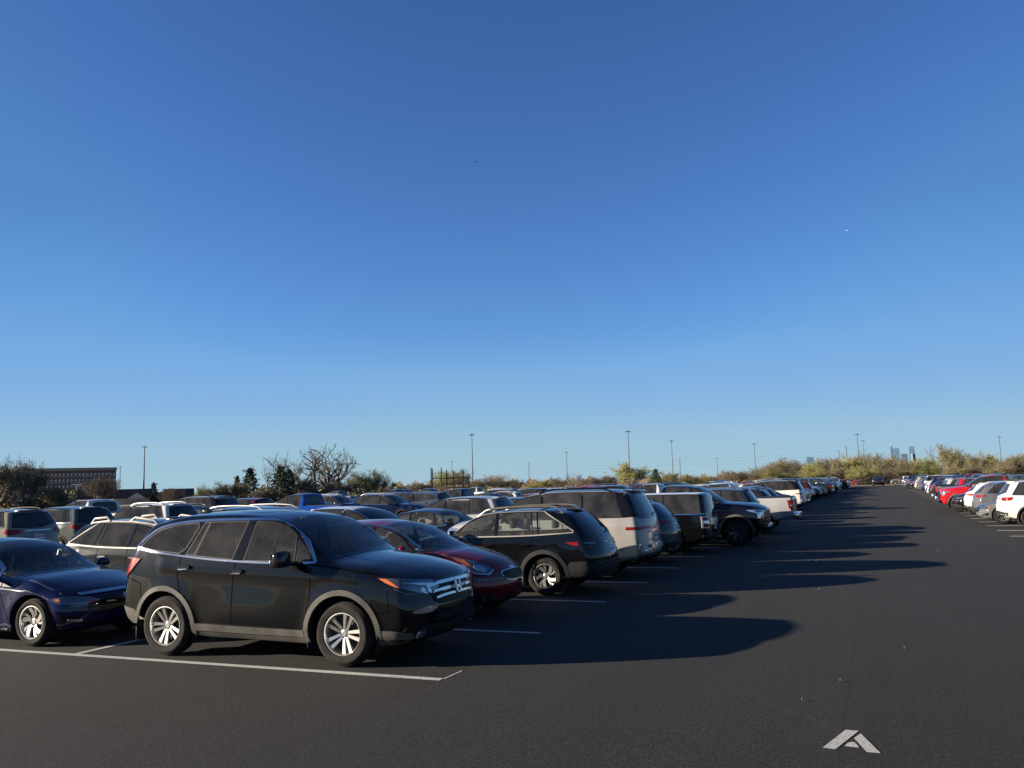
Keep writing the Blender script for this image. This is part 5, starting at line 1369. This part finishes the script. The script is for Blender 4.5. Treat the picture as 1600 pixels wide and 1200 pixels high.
def make_tree(seed, h=9., spread=4., trunk=.28, fork=.25, limbs=7, leaf=None, nleaf=2500, leafsize=.16, twigs=700, bark='bark', conical=False, droop=0., shape=1., wig=.16, kids=3):
    """returns template: tapered trunk with limbs and twigs, crown of small leaf cards clumped round the twig ends"""
    r = random.Random(seed); root = Node('tree')
    bm = bmesh.new(); tips = []
    def limb(p, d, L, rad, depth):
        n = 4; pts = [p]; q = p.copy(); dd = d.copy()
        for i in range(n):
            dd = (dd+Vector((r.gauss(0,wig), r.gauss(0,wig), r.gauss(.05-droop,wig*.6)))).normalized()
            q = q+dd*L/n; pts.append(q.copy())
        tube(bm, pts, rad, 5 if depth > 1 else 7, rad*.45, cap=False)
        if depth >= 3:
            tips.append((pts[2], dd)); tips.append((pts[-1], dd)); return
        k = (kids if depth else kids+1)
        for i in range(k):
            t = r.uniform(.35, 1.); j = min(n-1, int(t*n)); b = pts[j].lerp(pts[j+1], t*n-j)
            a = r.uniform(0, 2*pi); sd = Vector((cos(a), sin(a), r.uniform(.05,.6))); nd = (dd*.75+sd*.8).normalized()
            limb(b, nd, L*r.uniform(.5,.72), rad*.5, depth+1)
        limb(pts[-1], dd, L*.6, rad*.45, depth+1)
    if conical:
        tube(bm, [(0,0,0),(0,0,h*.5),(0,0,h)], trunk, 7, .03)
        for i in range(70):
            z = h*(.10+.88*(i/70)); R = spread*(1-z/h)**.8+.12; a = i*2.4
            e = Vector((R*cos(a), R*sin(a), z-R*.18+r.uniform(-.1,.1)))
            tube(bm, [(0,0,z), e], .04, 4, .015, cap=False)
            for q in (.35,.55,.75,.92,1.): tips.append((Vector((0,0,z)).lerp(e, q), Vector((cos(a),sin(a),-.15))))
    else:
        top = Vector((r.uniform(-.2,.2), r.uniform(-.2,.2), h*fork))
        tube(bm, [(0,0,0), top*.5, top], trunk, 9, trunk*.75, cap=False)
        for i in range(limbs):
            a = 2*pi*i/limbs+r.uniform(-.3,.3); up = r.uniform(.35,1.3)*h/spread/2.2*shape
            limb(top*r.uniform(.75,1), Vector((cos(a), sin(a), up)).normalized(), math.hypot(spread, (h-top.z)*.6)*r.uniform(.42,.55), trunk*r.uniform(.35,.55), 0)
        limb(top, Vector((0,0,1)), h*.3, trunk*.55, 0)
    # fine twigs
    for i in range(twigs):
        p, d = r.choice(tips); v = (d+Vector((r.gauss(0,.6), r.gauss(0,.6), r.gauss(.1,.5)))).normalized(); L = r.uniform(.35, 1.0)
        s = v.cross(Vector((r.gauss(0,1), r.gauss(0,1), r.gauss(0,1)))).normalized()*.035
        a = p; b = p+v*L
        f = bm.faces.new([bm.verts.new(a-s), bm.verts.new(a+s), bm.verts.new(b)])
        s2 = v.cross(s)
        f = bm.faces.new([bm.verts.new(a-s2), bm.verts.new(a+s2), bm.verts.new(b)])
        if i % 3 == 0: tips.append((b, v))
    root.add(Node('trunk', mesh_from_bm('trunk', bm, bark, True, 60)))
    if leaf:
        bm = bmesh.new()
        for i in range(nleaf):
            p, d = r.choice(tips); sg = .22 if not conical else .12
            c = p+Vector((r.gauss(0,sg), r.gauss(0,sg), r.gauss(0,sg)))
            n = Vector((r.gauss(0,1), r.gauss(0,1), r.gauss(0,1))).normalized(); u = n.orthogonal().normalized(); v = n.cross(u)
            s = leafsize*r.uniform(.5,1.2)
            bm.faces.new([bm.verts.new(c+u*s*.5), bm.verts.new(c+v*s*.32), bm.verts.new(c-u*s*.5), bm.verts.new(c-v*s*.32)])
        root.add(Node('crown', mesh_from_bm('crown', bm, leaf, False)))
    zs = [v.co.z for v in root.ch[0].me.vertices]; xs = [v.co.x for v in root.ch[0].me.vertices]+[v.co.y for v in root.ch[0].me.vertices]
    root.h = max(zs); root.sp = max(abs(min(xs)), max(xs))
    return root
TREE = dict(
    bare=[make_tree(3, 12, 7.5, .75, .16, 6, None, 0, .1, 420, 'bark_grey', shape=.42, wig=.34, kids=2), make_tree(8, 10, 4.6, .42, .2, 6, 'bud_tan', 200, .12, 700, 'bark_grey', wig=.25, kids=2)],
    tan=[make_tree(11, 8, 4.2, .22, .16, 8, 'bud_tan', 9000, .13, 1900), make_tree(12, 8, 3.8, .22, .18, 7, 'bud_tan', 7500, .13, 2000)],
    olive=[make_tree(21, 8, 4.0, .22, .16, 8, 'bud_olive', 10000, .14, 1400), make_tree(22, 9, 3.8, .24, .2, 7, 'bud_olive', 8000, .14, 1500)],
    spring=[make_tree(31, 8, 3.9, .22, .16, 8, 'leaf_spring', 12000, .16, 700), make_tree(32, 8, 4.4, .2, .14, 9, 'leaf_spring', 11000, .16, 800)],
    green=[make_tree(41, 8, 4.2, .24, .14, 9, 'leaf_green', 13000, .17, 300)],
    blossom=[make_tree(51, 6, 4.2, .2, .14, 9, 'blossom', 12000, .13, 300)],
    dark=[make_tree(61, 10, 5.5, .3, .12, 9, 'bud_dark', 24000, .19, 1800), make_tree(62, 9, 5.0, .3, .14, 9, 'bud_dark', 22000, .19, 1500)],
    conifer=[make_tree(71, 10, 2.6, .2, leaf='needle', nleaf=9000, leafsize=.30, twigs=200, conical=True)])
WHAT = dict(bare='bare leafless tree with grey branches', tan='brown budding tree with fine bare twigs', olive='olive budding tree', spring='yellow green tree in fresh leaf',
            green='green leafy tree', blossom='pale blossoming tree', dark='dark olive tree with dense crown', conifer='dark green conifer')
NAME = dict(bare='bare_tree', tan='budding_tree', olive='budding_tree', spring='leafy_tree', green='leafy_tree', blossom='blossom_tree', dark='dense_tree', conifer='conifer_tree')
tr = random.Random(5)
def tree(kind, x, ytop, width, dist, label=None, group=None, pick=None):
    """a tree whose crown is seen at photo column x, its top at row ytop and its crown width px wide, standing dist metres away"""
    P = TREE[kind][tr.randrange(len(TREE[kind]))] if pick is None else TREE[kind][pick]
    top = far_px(x, ytop, dist); H = top.z*1.10
    o = inst(P); o.name = NAME[kind]
    o.location = (top.x, top.y, -.05); o.rotation_euler = (0,0,tr.uniform(0,6.28))
    depth = abs((B3.transposed() @ (top-Vector((0,0,HCAM)))).z)
    sx = 1.3*(width/F_PX*depth/2)/P.sp
    o.scale = (sx, sx, H/P.h)
    tag(o, label or WHAT[kind], 'tree', group)
    TREES.append((x, o, kind)); return o
TREES = []
TG = 'trees beyond the car park'
# left edge to centre
tree('dark', 0, 713, 84, 118, 'dense olive brown tree at the left edge of the photograph, left of the brick block', TG)
tree('dark', 40, 720, 66, 124, 'second dense dark tree at the left, partly hiding the brick office block', TG)
tree('bare', 34, 714, 62, 117, 'pale twiggy tree rising over the dense dark trees at the left', TG)
tree('dark', 84, 757, 40, 122, 'low dark tree in front of the left end of the brick block', TG)
tree('tan', 155, 741, 66, 150, 'bare brown shrubby tree in front of the brick office block', TG)
tree('conifer', 240, 756, 20, 210, 'small dark evergreen behind the brown mansard roof', TG)
tree('tan', 270, 762, 42, 128, 'reddish twiggy bush in front of the right brown roof', TG)
tree('spring', 312, 757, 20, 128, 'small bright green tree at the right end of the brown roofs', TG)
for x, y, wd, k, lab in ((330,758,34,'olive','olive bush right of the bright green tree by the roofs'),(352,752,40,'tan','brown twiggy bush left of the evergreen trees'),(375,750,40,'olive','olive budding tree under the tall evergreen')):
    tree(k, x, y, wd, 150, lab, TG)
tree('conifer', 391, 735, 38, 165, 'tall dark conifer left of the big bare trees', TG)
tree('conifer', 371, 746, 20, 168, 'short dark conifer left of the tall conifer', TG)
tree('conifer', 438, 732, 44, 140, 'dark pine in front of the left bare tree', TG)
tree('conifer', 452, 737, 36, 142, 'dark pine just left of the big spreading bare tree', TG)
tree('bare', 440, 712, 62, 152, 'leafless tree behind the two dark pines', TG)
tree('bare', 492, 703, 96, 145, 'big leafless tree with spreading limbs, left of the widest one', TG, 0)
tree('bare', 514, 699, 122, 148, 'biggest leafless tree, its crooked limbs spread wide against the sky', TG, 0)
for x, y, wd, k, lab in ((478,742,40,'olive','olive bush at the foot of the big bare trees'),(527,750,46,'tan','brown bush at the foot of the biggest bare tree'),(562,738,54,'olive','rounded olive tree right of the biggest bare tree'),(586,735,56,'olive','olive tree with bare top twigs by the small lamp post'),(410,765,40,'tan','low brown bush left of the blue pickup')):
    tree(k, x, y, wd, 140, lab, TG)
for i, (x, y, wd, k, lab) in enumerate(((622,757,44,'olive','low olive bush left of the timber frame'),(655,754,44,'tan','low brown bush beside the timber frame'),(692,733,50,'spring','yellow green tree behind the timber frame'),(716,734,46,'olive','twiggy olive tree right of the timber frame'),
        (742,748,40,'tan','brown tree at the foot of the tall central lighting mast'),(770,742,60,'blossom','pale blossoming tree right of the tall central lighting mast'),(800,748,44,'tan','brown twiggy tree right of the blossoming tree'),(846,749,44,'spring','bright yellow green bush right of the lattice pole'),
        (868,746,44,'tan','brown bush with twigs beside the yellow green bush'),(898,739,38,'bare','bare upright tree beside a slim lighting mast'),(925,744,46,'tan','brown budding tree left of the round green tree'),(948,742,36,'tan','small brown tree touching the round green tree'),
        (982,722,66,'spring','round yellow green tree under the tall lighting mast'),(1024,735,26,'conifer','thin dark evergreen right of the round green tree'),(1048,737,50,'spring','yellow green tree right of the thin evergreen'),(1075,741,40,'olive','low olive tree left of centre right'),
        (1098,742,40,'spring','low yellow green tree between two slim masts'),(1120,742,44,'tan','low brown tree in the middle of the tree line'),(1145,734,52,'tan','twiggy brown tree left of the slim mast'),(1170,736,40,'tan','low brown tree under the slim mast'))):
    tree(k, x, y, wd, 200+8*(i % 3), lab, TG)
G2 = 'trees in the wood beyond the far end of the aisle'
LM = [(1180,'the slim lighting mast'),(1268,'the low glass tower'),(1340,'the thin tall mast'),(1402,'the twin towers'),(1428,'the tapered tower'),(1484,'the right lamp post'),(1561,'the far right mast')]
xs = [(1196,724,60,'olive'),(1212,717,58,'olive'),(1228,715,60,'tan'),(1246,724,44,'olive'),(1262,721,44,'spring'),(1280,718,44,'olive'),(1296,714,46,'tan'),(1312,716,44,'olive'),(1330,711,44,'spring'),(1345,705,44,'olive'),(1358,703,46,'bare'),(1370,709,44,'olive'),
      (1386,713,42,'olive'),(1402,715,42,'tan'),(1418,716,44,'olive'),(1436,713,44,'spring'),(1452,716,40,'spring'),(1468,699,44,'bare'),(1480,695,44,'olive'),(1492,702,40,'olive'),(1508,714,44,'spring'),(1524,709,48,'olive'),(1540,707,50,'spring'),(1556,713,44,'tan'),(1574,712,48,'olive'),(1590,710,50,'olive'),(1604,709,44,'tan'),
      (1205,734,50,'spring'),(1238,734,50,'olive'),(1275,732,50,'spring'),(1305,731,50,'tan'),(1338,728,50,'spring'),(1366,729,46,'olive'),(1395,729,46,'tan'),(1425,729,46,'spring'),(1455,728,46,'green'),(1490,727,46,'olive'),(1525,725,46,'tan'),(1562,724,50,'olive'),(1592,722,50,'tan')]
seen = Counter()
for i, (x, y, wd, k) in enumerate(xs):
    lm = min(LM, key=lambda q: abs(q[0]-x)); side = 'left of' if x < lm[0]-6 else 'right of' if x > lm[0]+6 else 'below'
    base = ('low ' if i >= 27 else 'tall ')+dict(bare='bare tree', tan='brown tree', olive='olive tree', spring='yellow green tree', green='green tree')[k]
    key = (base, side, lm[1]); seen[key] += 1
    lab = f"{'' if seen[key] == 1 else 'another '}{base} in the wood, {side} {lm[1]}" if seen[key] < 3 else f"third {base} in the wood, {side} {lm[1]}"
    tree(k, x, y, wd, 206+(i*7 % 24) if i < 27 else 200+(i*5 % 9), lab, G2)
# undergrowth and distant woodland that read as one mass
def woodland(name, segs, m, label, n=9000, size=.5, seed=4):
    r = random.Random(seed); bm = bmesh.new()
    tot = sum(s[6] for s in segs)
    for (xa, ya, xb, yb, d0, d1, wgt) in segs:
        for i in range(int(n*wgt/tot)):
            t = r.random(); x = lerp(xa, xb, t); d = r.uniform(d0, d1)
            ht = far_px(x, lerp(ya, yb, t)+3*sin(x*.21)+2*sin(x*.53), d).z
            g = far_px(x, 740, d); z = ht*r.random()**.8
            c = Vector((g.x, g.y, max(.1, z)))
            nn = Vector((r.gauss(0,1), r.gauss(0,1), r.gauss(0,1))).normalized(); u = nn.orthogonal().normalized(); v = nn.cross(u); s = size*r.uniform(.5,1.3)
            bm.faces.new([bm.verts.new(c+u*s*.5), bm.verts.new(c+v*s*.3), bm.verts.new(c-u*s*.5), bm.verts.new(c-v*s*.3)])
    o = single(name, bm, m, label, None, None, 'stuff')
woodland('woodland_undergrowth', [(1170,741,1620,728,210,235,5),(600,757,1180,742,222,250,6)], 'bud_tan', 'brown undergrowth filling the foot of the wood', 60000, .40)
woodland('roadside_scrub', [(312,770,430,766,150,172,2),(400,762,620,756,150,170,2),(-20,770,120,768,124,134,2)], 'bud_dark', 'dark scrub filling the foot of the left trees', 26000, .36, 9)

# ------------------------------------------------------------------ lighting masts, lamp posts, utility poles
mat('mast_steel', (.035,.04,.045), .6, 0); mat('post_pale', (.22,.20,.17), .6); mat('lamp_head', (.35,.34,.32), .5); mat('wood_dark', (.06,.048,.036), .85); mat('wire', (.05,.05,.055), .6)
def mast(x, ytop, H, label, base=.36, arms=8):
    w_ = ray_px(x, ytop); d = (H-HCAM)/w_.z*math.hypot(w_.x, w_.y); p = far_px(x, ytop, d)
    root = empty('lighting_mast', (p.x, p.y, 0)); tag(root, label, 'light mast', 'tall lighting masts beyond the car park')
    bm = bmesh.new(); tube(bm, [(0,0,0),(0,0,H*.5),(0,0,H)], base, 8, base*.5); single('pole', bm, 'mast_steel', parent=root, smooth=True)
    bm = bmesh.new(); n = 12
    tube(bm, [(1.35*cos(2*pi*i/n), 1.35*sin(2*pi*i/n), H-.5) for i in range(n+1)], .09, 6)
    for a in range(4): tube(bm, [(0,0,H-.3), (1.5*cos(a*pi/2), 1.5*sin(a*pi/2), H-.5)], .12, 5)
    rbox(bm, (0,0,H), (.5,.5,.6), .1); ring = single('lamp_ring', bm, 'mast_steel', parent=root)
    for i in range(arms):
        a = 2*pi*i/arms; bm = bmesh.new(); rbox(bm, (1.6*cos(a), 1.6*sin(a), H-.58), (.5,.5,.22), .05); single('floodlight', bm, 'mast_steel', parent=root)
    return root
mast(226, 697, 30, 'tall lighting mast at the left above the brown roofs', .48)
mast(188, 729, 30, 'short looking distant lighting mast just right of the brick block', .5)
mast(395, 728, 30, 'distant lighting mast behind the tall conifer', .5)
mast(491, 704, 30, 'lighting mast seen through the biggest bare tree', .4)
mast(737, 678, 30, 'tallest lighting mast in the middle of the tree line', .42)
mast(706, 721, 30, 'faint distant lighting mast behind the timber frame', .6)
mast(885, 706, 30, 'slim lighting mast right of the lattice pole', .45)
mast(981, 673, 30, 'tall lighting mast behind the round yellow green tree', .40)
mast(1049, 688, 30, 'slim lighting mast right of the thin evergreen', .36)
mast(1178, 693, 30, 'slim lighting mast left of the wood', .38)
mast(1339, 678, 30, 'thin tall mast left of the skyline towers', .36)
mast(1348, 688, 30, 'fainter mast just right of the thin tall one', .25)
mast(1561, 682, 30, 'lighting mast near the right edge of the photograph', .36)
mast(1120, 716, 30, 'faint mast over the middle of the tree line', .5)
def lamp_post(x, ytop, H, label, arm=1.1, two=True, m='post_pale'):
    w_ = ray_px(x, ytop); d = (H-HCAM)/w_.z*math.hypot(w_.x, w_.y); p = far_px(x, ytop, d)
    root = empty('lamp_post', (p.x, p.y, 0), .4); tag(root, label, 'lamp post', 'car park lamp posts')
    bm = bmesh.new(); tube(bm, [(0,0,0),(0,0,H*.6),(0,0,H)], .16, 8, .11); single('pole', bm, m, parent=root, smooth=True)
    for s in ((1,-1) if two else (1,)):
        bm = bmesh.new(); rbox(bm, (s*(arm*.5+.35),0,H-.02), (arm,.45,.22), .05); tube(bm, [(0,0,H-.05),(s*.4,0,H-.03)], .06, 6); single('lamp_head', bm, 'lamp_head', parent=root)
    return root
lamp_post(120, 757, 7.2, 'pale double lamp post in front of the brick block', 1.9)
lamp_post(1484, 708, 7.6, 'pale lamp post beyond the right row of cars', 1.0)
lamp_post(608, 750, 6.0, 'lamp post right of the olive tree, above the parked roofs', .6)
lamp_post(427, 755, 6.0, 'thin pale lamp post left of the dark pines', .5)
lamp_post(945, 738, 6.4, 'brown lamp post left of the round yellow green tree', .7)
lamp_post(1246, 724, 6.6, 'pale lamp post left of the low glass tower', .6)
lamp_post(93, 778, 3.2, 'small lamp post in front of the dark tree by the brick block', .4)
def utility_pole(x, ytop, H, label, arms=3, dist=None, r=.22, steel=False):
    w_ = ray_px(x, ytop); d = (H-HCAM)/w_.z*math.hypot(w_.x, w_.y); p = far_px(x, ytop, d)
    root = empty('utility_pole', (p.x, p.y, 0), .25); tag(root, label, 'utility pole', 'utility poles along the power line')
    bm = bmesh.new(); tube(bm, [(0,0,0),(0,0,H)], r*1.3, 8, r*.8); single('pole', bm, 'wood_dark' if not steel else 'mast_steel', parent=root, smooth=True)
    for i in range(arms):
        z = H-.6-i*H*.11; s = 1 if i % 2 else -1
        bm = bmesh.new(); rbox(bm, (s*.7,0,z), (1.6,.16,.16), .02); tube(bm, [(s*1.4,0,z+.08),(s*1.4,0,z+.4)], .07, 6); single('crossarm', bm, 'wood_dark' if not steel else 'mast_steel', parent=root)
    return root, Vector((p.x, p.y, H))
UP = [utility_pole(826, 722, 22, 'dark utility pole with short arms right of the blossoming tree', 5)[1],
      utility_pole(1062, 715, 22, 'utility pole right of the slim mast in the middle distance', 4)[1],
      utility_pole(1311, 703, 22, 'utility pole left of the thin tall mast', 3, steel=True)[1],
      utility_pole(1322, 696, 22, 'grey utility pole close beside the thin tall mast', 3, steel=True)[1]]
bm = bmesh.new(); rr2 = UP
for k, (a, b) in enumerate(((UP[0],UP[1]),(UP[1],UP[2]))):
    for dz in (.5, 3.2, 6):
        pts = [a.lerp(b, t/12)-Vector((0,0,dz+7*(t/12)*(1-t/12))) for t in range(13)]
        bmw = bmesh.new(); tube(bmw, pts, .035, 4); tag(single('power_line', bmw, 'wire'), f"{['top','middle','lowest'][int(dz/2.9)]} power line wire {'left' if k == 0 else 'right'} of the utility pole in the middle", 'wire', 'overhead power lines')
# dark timber frame
d = 150; p0 = far_px(674, 765, d); ux = (far_px(735, 765, d)-p0); ux.z = 0; L = ux.length; ux.normalize()
root = empty('timber_frame', (p0.x, p0.y, 0), atan2(ux.y, ux.x)); tag(root, 'dark timber post frame standing in front of the yellow green tree', 'timber frame')
for xq, yt in ((674,731),(676,732),(690,731),(698,734),(709,736),(724,735),(733,740)):
    h_ = far_px(xq, yt, d).z; bm = bmesh.new(); x_ = L*(xq-674)/61; rbox(bm, (x_,0,h_/2), (.17,.17,h_), .02); single('post', bm, 'wood_dark', parent=root)
for y_, xa, xb in ((747,674,734),(756,690,734),(762,700,734)):
    z_ = far_px(700, y_, d).z; bm = bmesh.new(); rbox(bm, (L*((xa+xb)/2-674)/61,-.2,z_), (L*(xb-xa)/61,.10,.16), .02); single('beam', bm, 'wood_dark', parent=root)

# ------------------------------------------------------------------ buildings
mat('brick', (.10,.055,.045), .85); mat('concrete', (.20,.19,.18), .8); mat('window_blind', (.34,.35,.34), .5); mat('window_glass', (.03,.035,.04), .1); mat('roof_brown', (.055,.036,.028), .85); noise_col(MATS['roof_brown'], (.04,.027,.021), (.075,.05,.04), .8)
mat('wall_pale', (.32,.32,.31), .8); mat('tower_hazed_glass', (.06,.125,.20), .5, 0); mat('tower_pale', (.20,.25,.30), .6); mat('tower_band', (.04,.085,.135), .5)  # tower colours have the blue haze of distance painted in
def facing_box(name, x0, x1, ytop, d, depth, ybot=None):
    a = far_px(x0, 760, d); b = far_px(x1, 760, d); a.z = b.z = 0; H = far_px((x0+x1)/2, ytop, d).z
    u = (b-a); L = u.length; u.normalize(); root = empty(name, (a.x, a.y, 0), atan2(u.y, u.x)); return root, L, H
root, L, H = facing_box('brick_office_block', 20, 181, 733, 560, 20)
tag(root, 'dark brick office block with rows of pale window bays behind the left trees', 'office block')
bm = bmesh.new(); rbox(bm, (L/2, 10, H/2), (L, 20, H), 0); single('wall', bm, 'brick', parent=root)
bm = bmesh.new(); rbox(bm, (L/2, 10, H-.2), (L+.8, 20.8, 1.6), 0); rf = single('roof_parapet', bm, 'concrete', parent=root)
fl = H/5.2
n = 26
for fz in range(3):
    z = H-fl*(.95+fz*.98)
    bm = bmesh.new(); rbox(bm, (L/2, -.12, z-fl*.40), (L, .24, .5), 0); single('spandrel', bm, 'concrete', parent=root)
    for i in range(n):
        x_ = L*(i+.5)/n; bm = bmesh.new(); rbox(bm, (x_, -.1, z), (L/n*.60, .2, fl*.46), 0); wd = single('window', bm, 'window_blind', parent=root)
        bm = bmesh.new(); rbox(bm, (x_+L/n*.12, -.22, z), (L/n*.10, .05, fl*.44), 0); single('pane', bm, 'window_glass', parent=wd)
for x0, x1, yt, d, lab, gab in ((176,237,764,205,'long brown mansard roofed building right of the brick block', True), (256,303,763.5,190,'brown roofed building left of the bright green tree', False), (226,262,769,215,'dark low roofed link between the two brown roofs', False)):
    root, L, H = facing_box('low_building', x0, x1, yt, d, 12); tag(root, lab, 'building', 'brown roofed low buildings')
    bm = bmesh.new(); rbox(bm, (L/2, 6, H*.2), (L-.6, 11, H*.4), 0); single('wall', bm, 'wall_pale', parent=root)
    bm = bmesh.new(); rbox(bm, (L/2, 6, H*.7), (L+.3, 12.4, H*.6), 0, taper=(.97,.80)); single('roof', bm, 'roof_brown', parent=root)
    if gab:
        bm = bmesh.new(); gx = L*.62; gw = 1.9; v = [bm.verts.new(q) for q in ((gx-gw,-.9,H*.38),(gx+gw,-.9,H*.38),(gx,-.9,H*.75),(gx-gw,2,H*.38),(gx+gw,2,H*.38),(gx,2.4,H*.75))]
        bm.faces.new((v[0],v[1],v[2])); bm.faces.new((v[0],v[2],v[5],v[3])); bm.faces.new((v[1],v[4],v[5],v[2])); fix(bm); g_ = single('gable', bm, 'wall_pale', parent=root)
bm = bmesh.new()
# skyline towers far beyond the wood
def tower(xa, xb, yt, d, label, m='tower_hazed_glass', spire=None, taper=1., dep=None, floors=30):
    a = far_px(xa, 740, d); b = far_px(xb, 740, d); a.z = b.z = 0; H = far_px((xa+xb)/2, yt, d).z; u = b-a; L = u.length; u.normalize()
    root = empty('skyline_tower', (a.x, a.y, 0), atan2(u.y, u.x)); tag(root, label, 'skyscraper', 'skyline towers beyond the wood')
    bm = bmesh.new(); rbox(bm, (L/2, L/2, H/2), (L, L, H), 0, taper=(taper, taper)); single('wall', bm, m, parent=root)
    k = 9
    for i in range(k):
        z = H*(.45+.5*i/k); q = lerp(1, taper, z/H); bm = bmesh.new(); rbox(bm, (L/2, L/2, z), (L*q+1.2, L*q+1.2, H*.012), 0); single('window_band', bm, 'tower_band', parent=root)
    return root, L, H
SKD = 5200
t1, L1, H1 = tower(1397.5, 1408, 700, SKD, 'haze blue glass tower beside the thin spire in the skyline')
t2, L2, H2 = tower(1394.5, 1397.3, 697, SKD, 'thin dark tower ending in a sharp spire at the left of the skyline', 'tower_band')
bm = bmesh.new(); tube(bm, [(L2*.25,L2/2,H2-2),(L2*.25,L2/2,far_px(1395,690,SKD).z)], 3.2, 6, .8); single('spire', bm, 'tower_band', parent=t2)
tower(1410, 1420.5, 709, SKD+300, 'low grey tower between the glass tower and the tapered tower', 'tower_band')
t4, L4, H4 = tower(1422, 1433.5, 697, SKD-200, 'tapered glass tower at the right of the skyline', 'tower_hazed_glass', taper=.72)
bm = bmesh.new(); rbox(bm, (L4*.42, -3, H4*.37), (L4*.42, 6, H4*.74), 0, taper=(.6,1)); single('pale_shaft', bm, 'tower_pale', parent=t4)
tower(1262, 1273, 714, SKD, 'low glass tower standing alone above the wood')

# ------------------------------------------------------------------ litter on the asphalt, bird and aircraft
mat('paper', (.45,.44,.41), .8); mat('leaf_litter', (.12,.075,.03), .8); mat('pebble', (.16,.15,.14), .8); mat('bird_black', (.012,.012,.014), .7); mat('plane_white', (.85,.85,.85), .4)
def scrap(name, p, sx, sy, m, label, group=None, cat='litter', seed=0):
    r = random.Random(seed); bm = bmesh.new(); n = 5
    g = [[bm.verts.new(((i/n-.5)*sx, (j/2-.5)*sy*(1-.3*abs(i/n-.5)), .012+r.random()*.03*min(1, sx/.2)+.02*sin(i*1.3))) for j in range(3)] for i in range(n+1)]
    for i in range(n):
        for j in range(2): bm.faces.new((g[i][j], g[i+1][j], g[i+1][j+1], g[i][j+1]))
    o = single(name, bm, m, label, cat, group, loc=p); o.rotation_euler = (0,0,r.uniform(-.4,.4)); return o
scrap('paper_scrap', ground_px(1270, 877), .26, .15, 'paper', 'crumpled pale paper lying in the long car shadow', seed=1)
scrap('paper_scrap', ground_px(1467, 862), .07, .05, 'paper', 'small pale scrap in the sun beyond the longest shadow', seed=2)
G3 = 'small litter specks on the asphalt'
pts = [(1118,932),(1112,910),(1128,907),(1148,909),(1173,910),(1236,898),(1229,901),(1219,899),(1234,912),(1261,911),(1280,922),(1062,916),(1255,1096),(1172,941),(1414,1014),(1315,1066),(1132,921),(1245,908)]
for i, (x, y) in enumerate(pts):
    scrap('litter_speck', ground_px(x, y), .018 if i % 3 else .035, .016, 'leaf_litter' if i % 2 else 'pebble', 'small speck of litter lying on the open asphalt', G3, seed=10+i)
p = far_px(743.5, 253, 95); bm = bmesh.new()
body = [(-.16,0,0),(-.05,0,.012),(.10,0,.01),(.17,0,.0)]; tube(bm, body[:3], .028, 8, .035); tube(bm, body[2:], .035, 8, .01)
for s in (1,-1):
    v = [bm.verts.new(q) for q in ((-.06,s*.02,.02),(.07,s*.02,.02),(.05,s*.16,.10),(-.02,s*.30,.05),(-.05,s*.16,.10))]; bm.faces.new(v)
v = [bm.verts.new(q) for q in ((-.15,-.015,0),(-.15,.015,0),(-.26,.05,0),(-.26,-.05,0))]; bm.faces.new(v)
o = single('bird', bm, 'bird_black', 'small black bird flying high in the blue sky', 'bird', loc=p); o.rotation_euler = (.5,.3,2.2); o.scale = (.8,)*3
p = far_px(1323, 360, 7000); bm = bmesh.new()
tube(bm, [(-20,0,0),(-16,0,0),(16,0,0),(21,0,1)], 2.2, 10, 2.0)
for s in (1,-1):
    bm.faces.new([bm.verts.new(q) for q in ((4,s*2,0),(-2,s*2,0),(-10,s*17,1.5),(-7,s*17,1.5))]); bm.faces.new([bm.verts.new(q) for q in ((-16,s*1,1),(-19,s*1,1),(-21,s*6,1.5),(-19,s*6,1.5))])
bm.faces.new([bm.verts.new(q) for q in ((-14,0,2),(-19,0,2),(-21,0,8),(-18,0,8))])
o = single('airliner', bm, 'plane_white', 'tiny pale airliner crossing the upper right of the sky', 'aircraft', loc=p, smooth=False); o.rotation_euler = (0, .12, atan2(ray_px(1323,360).y, ray_px(1323,360).x)-pi/2+pi); o.scale = (.5,)*3
for t in TPL: bpy.data.objects.remove(t)
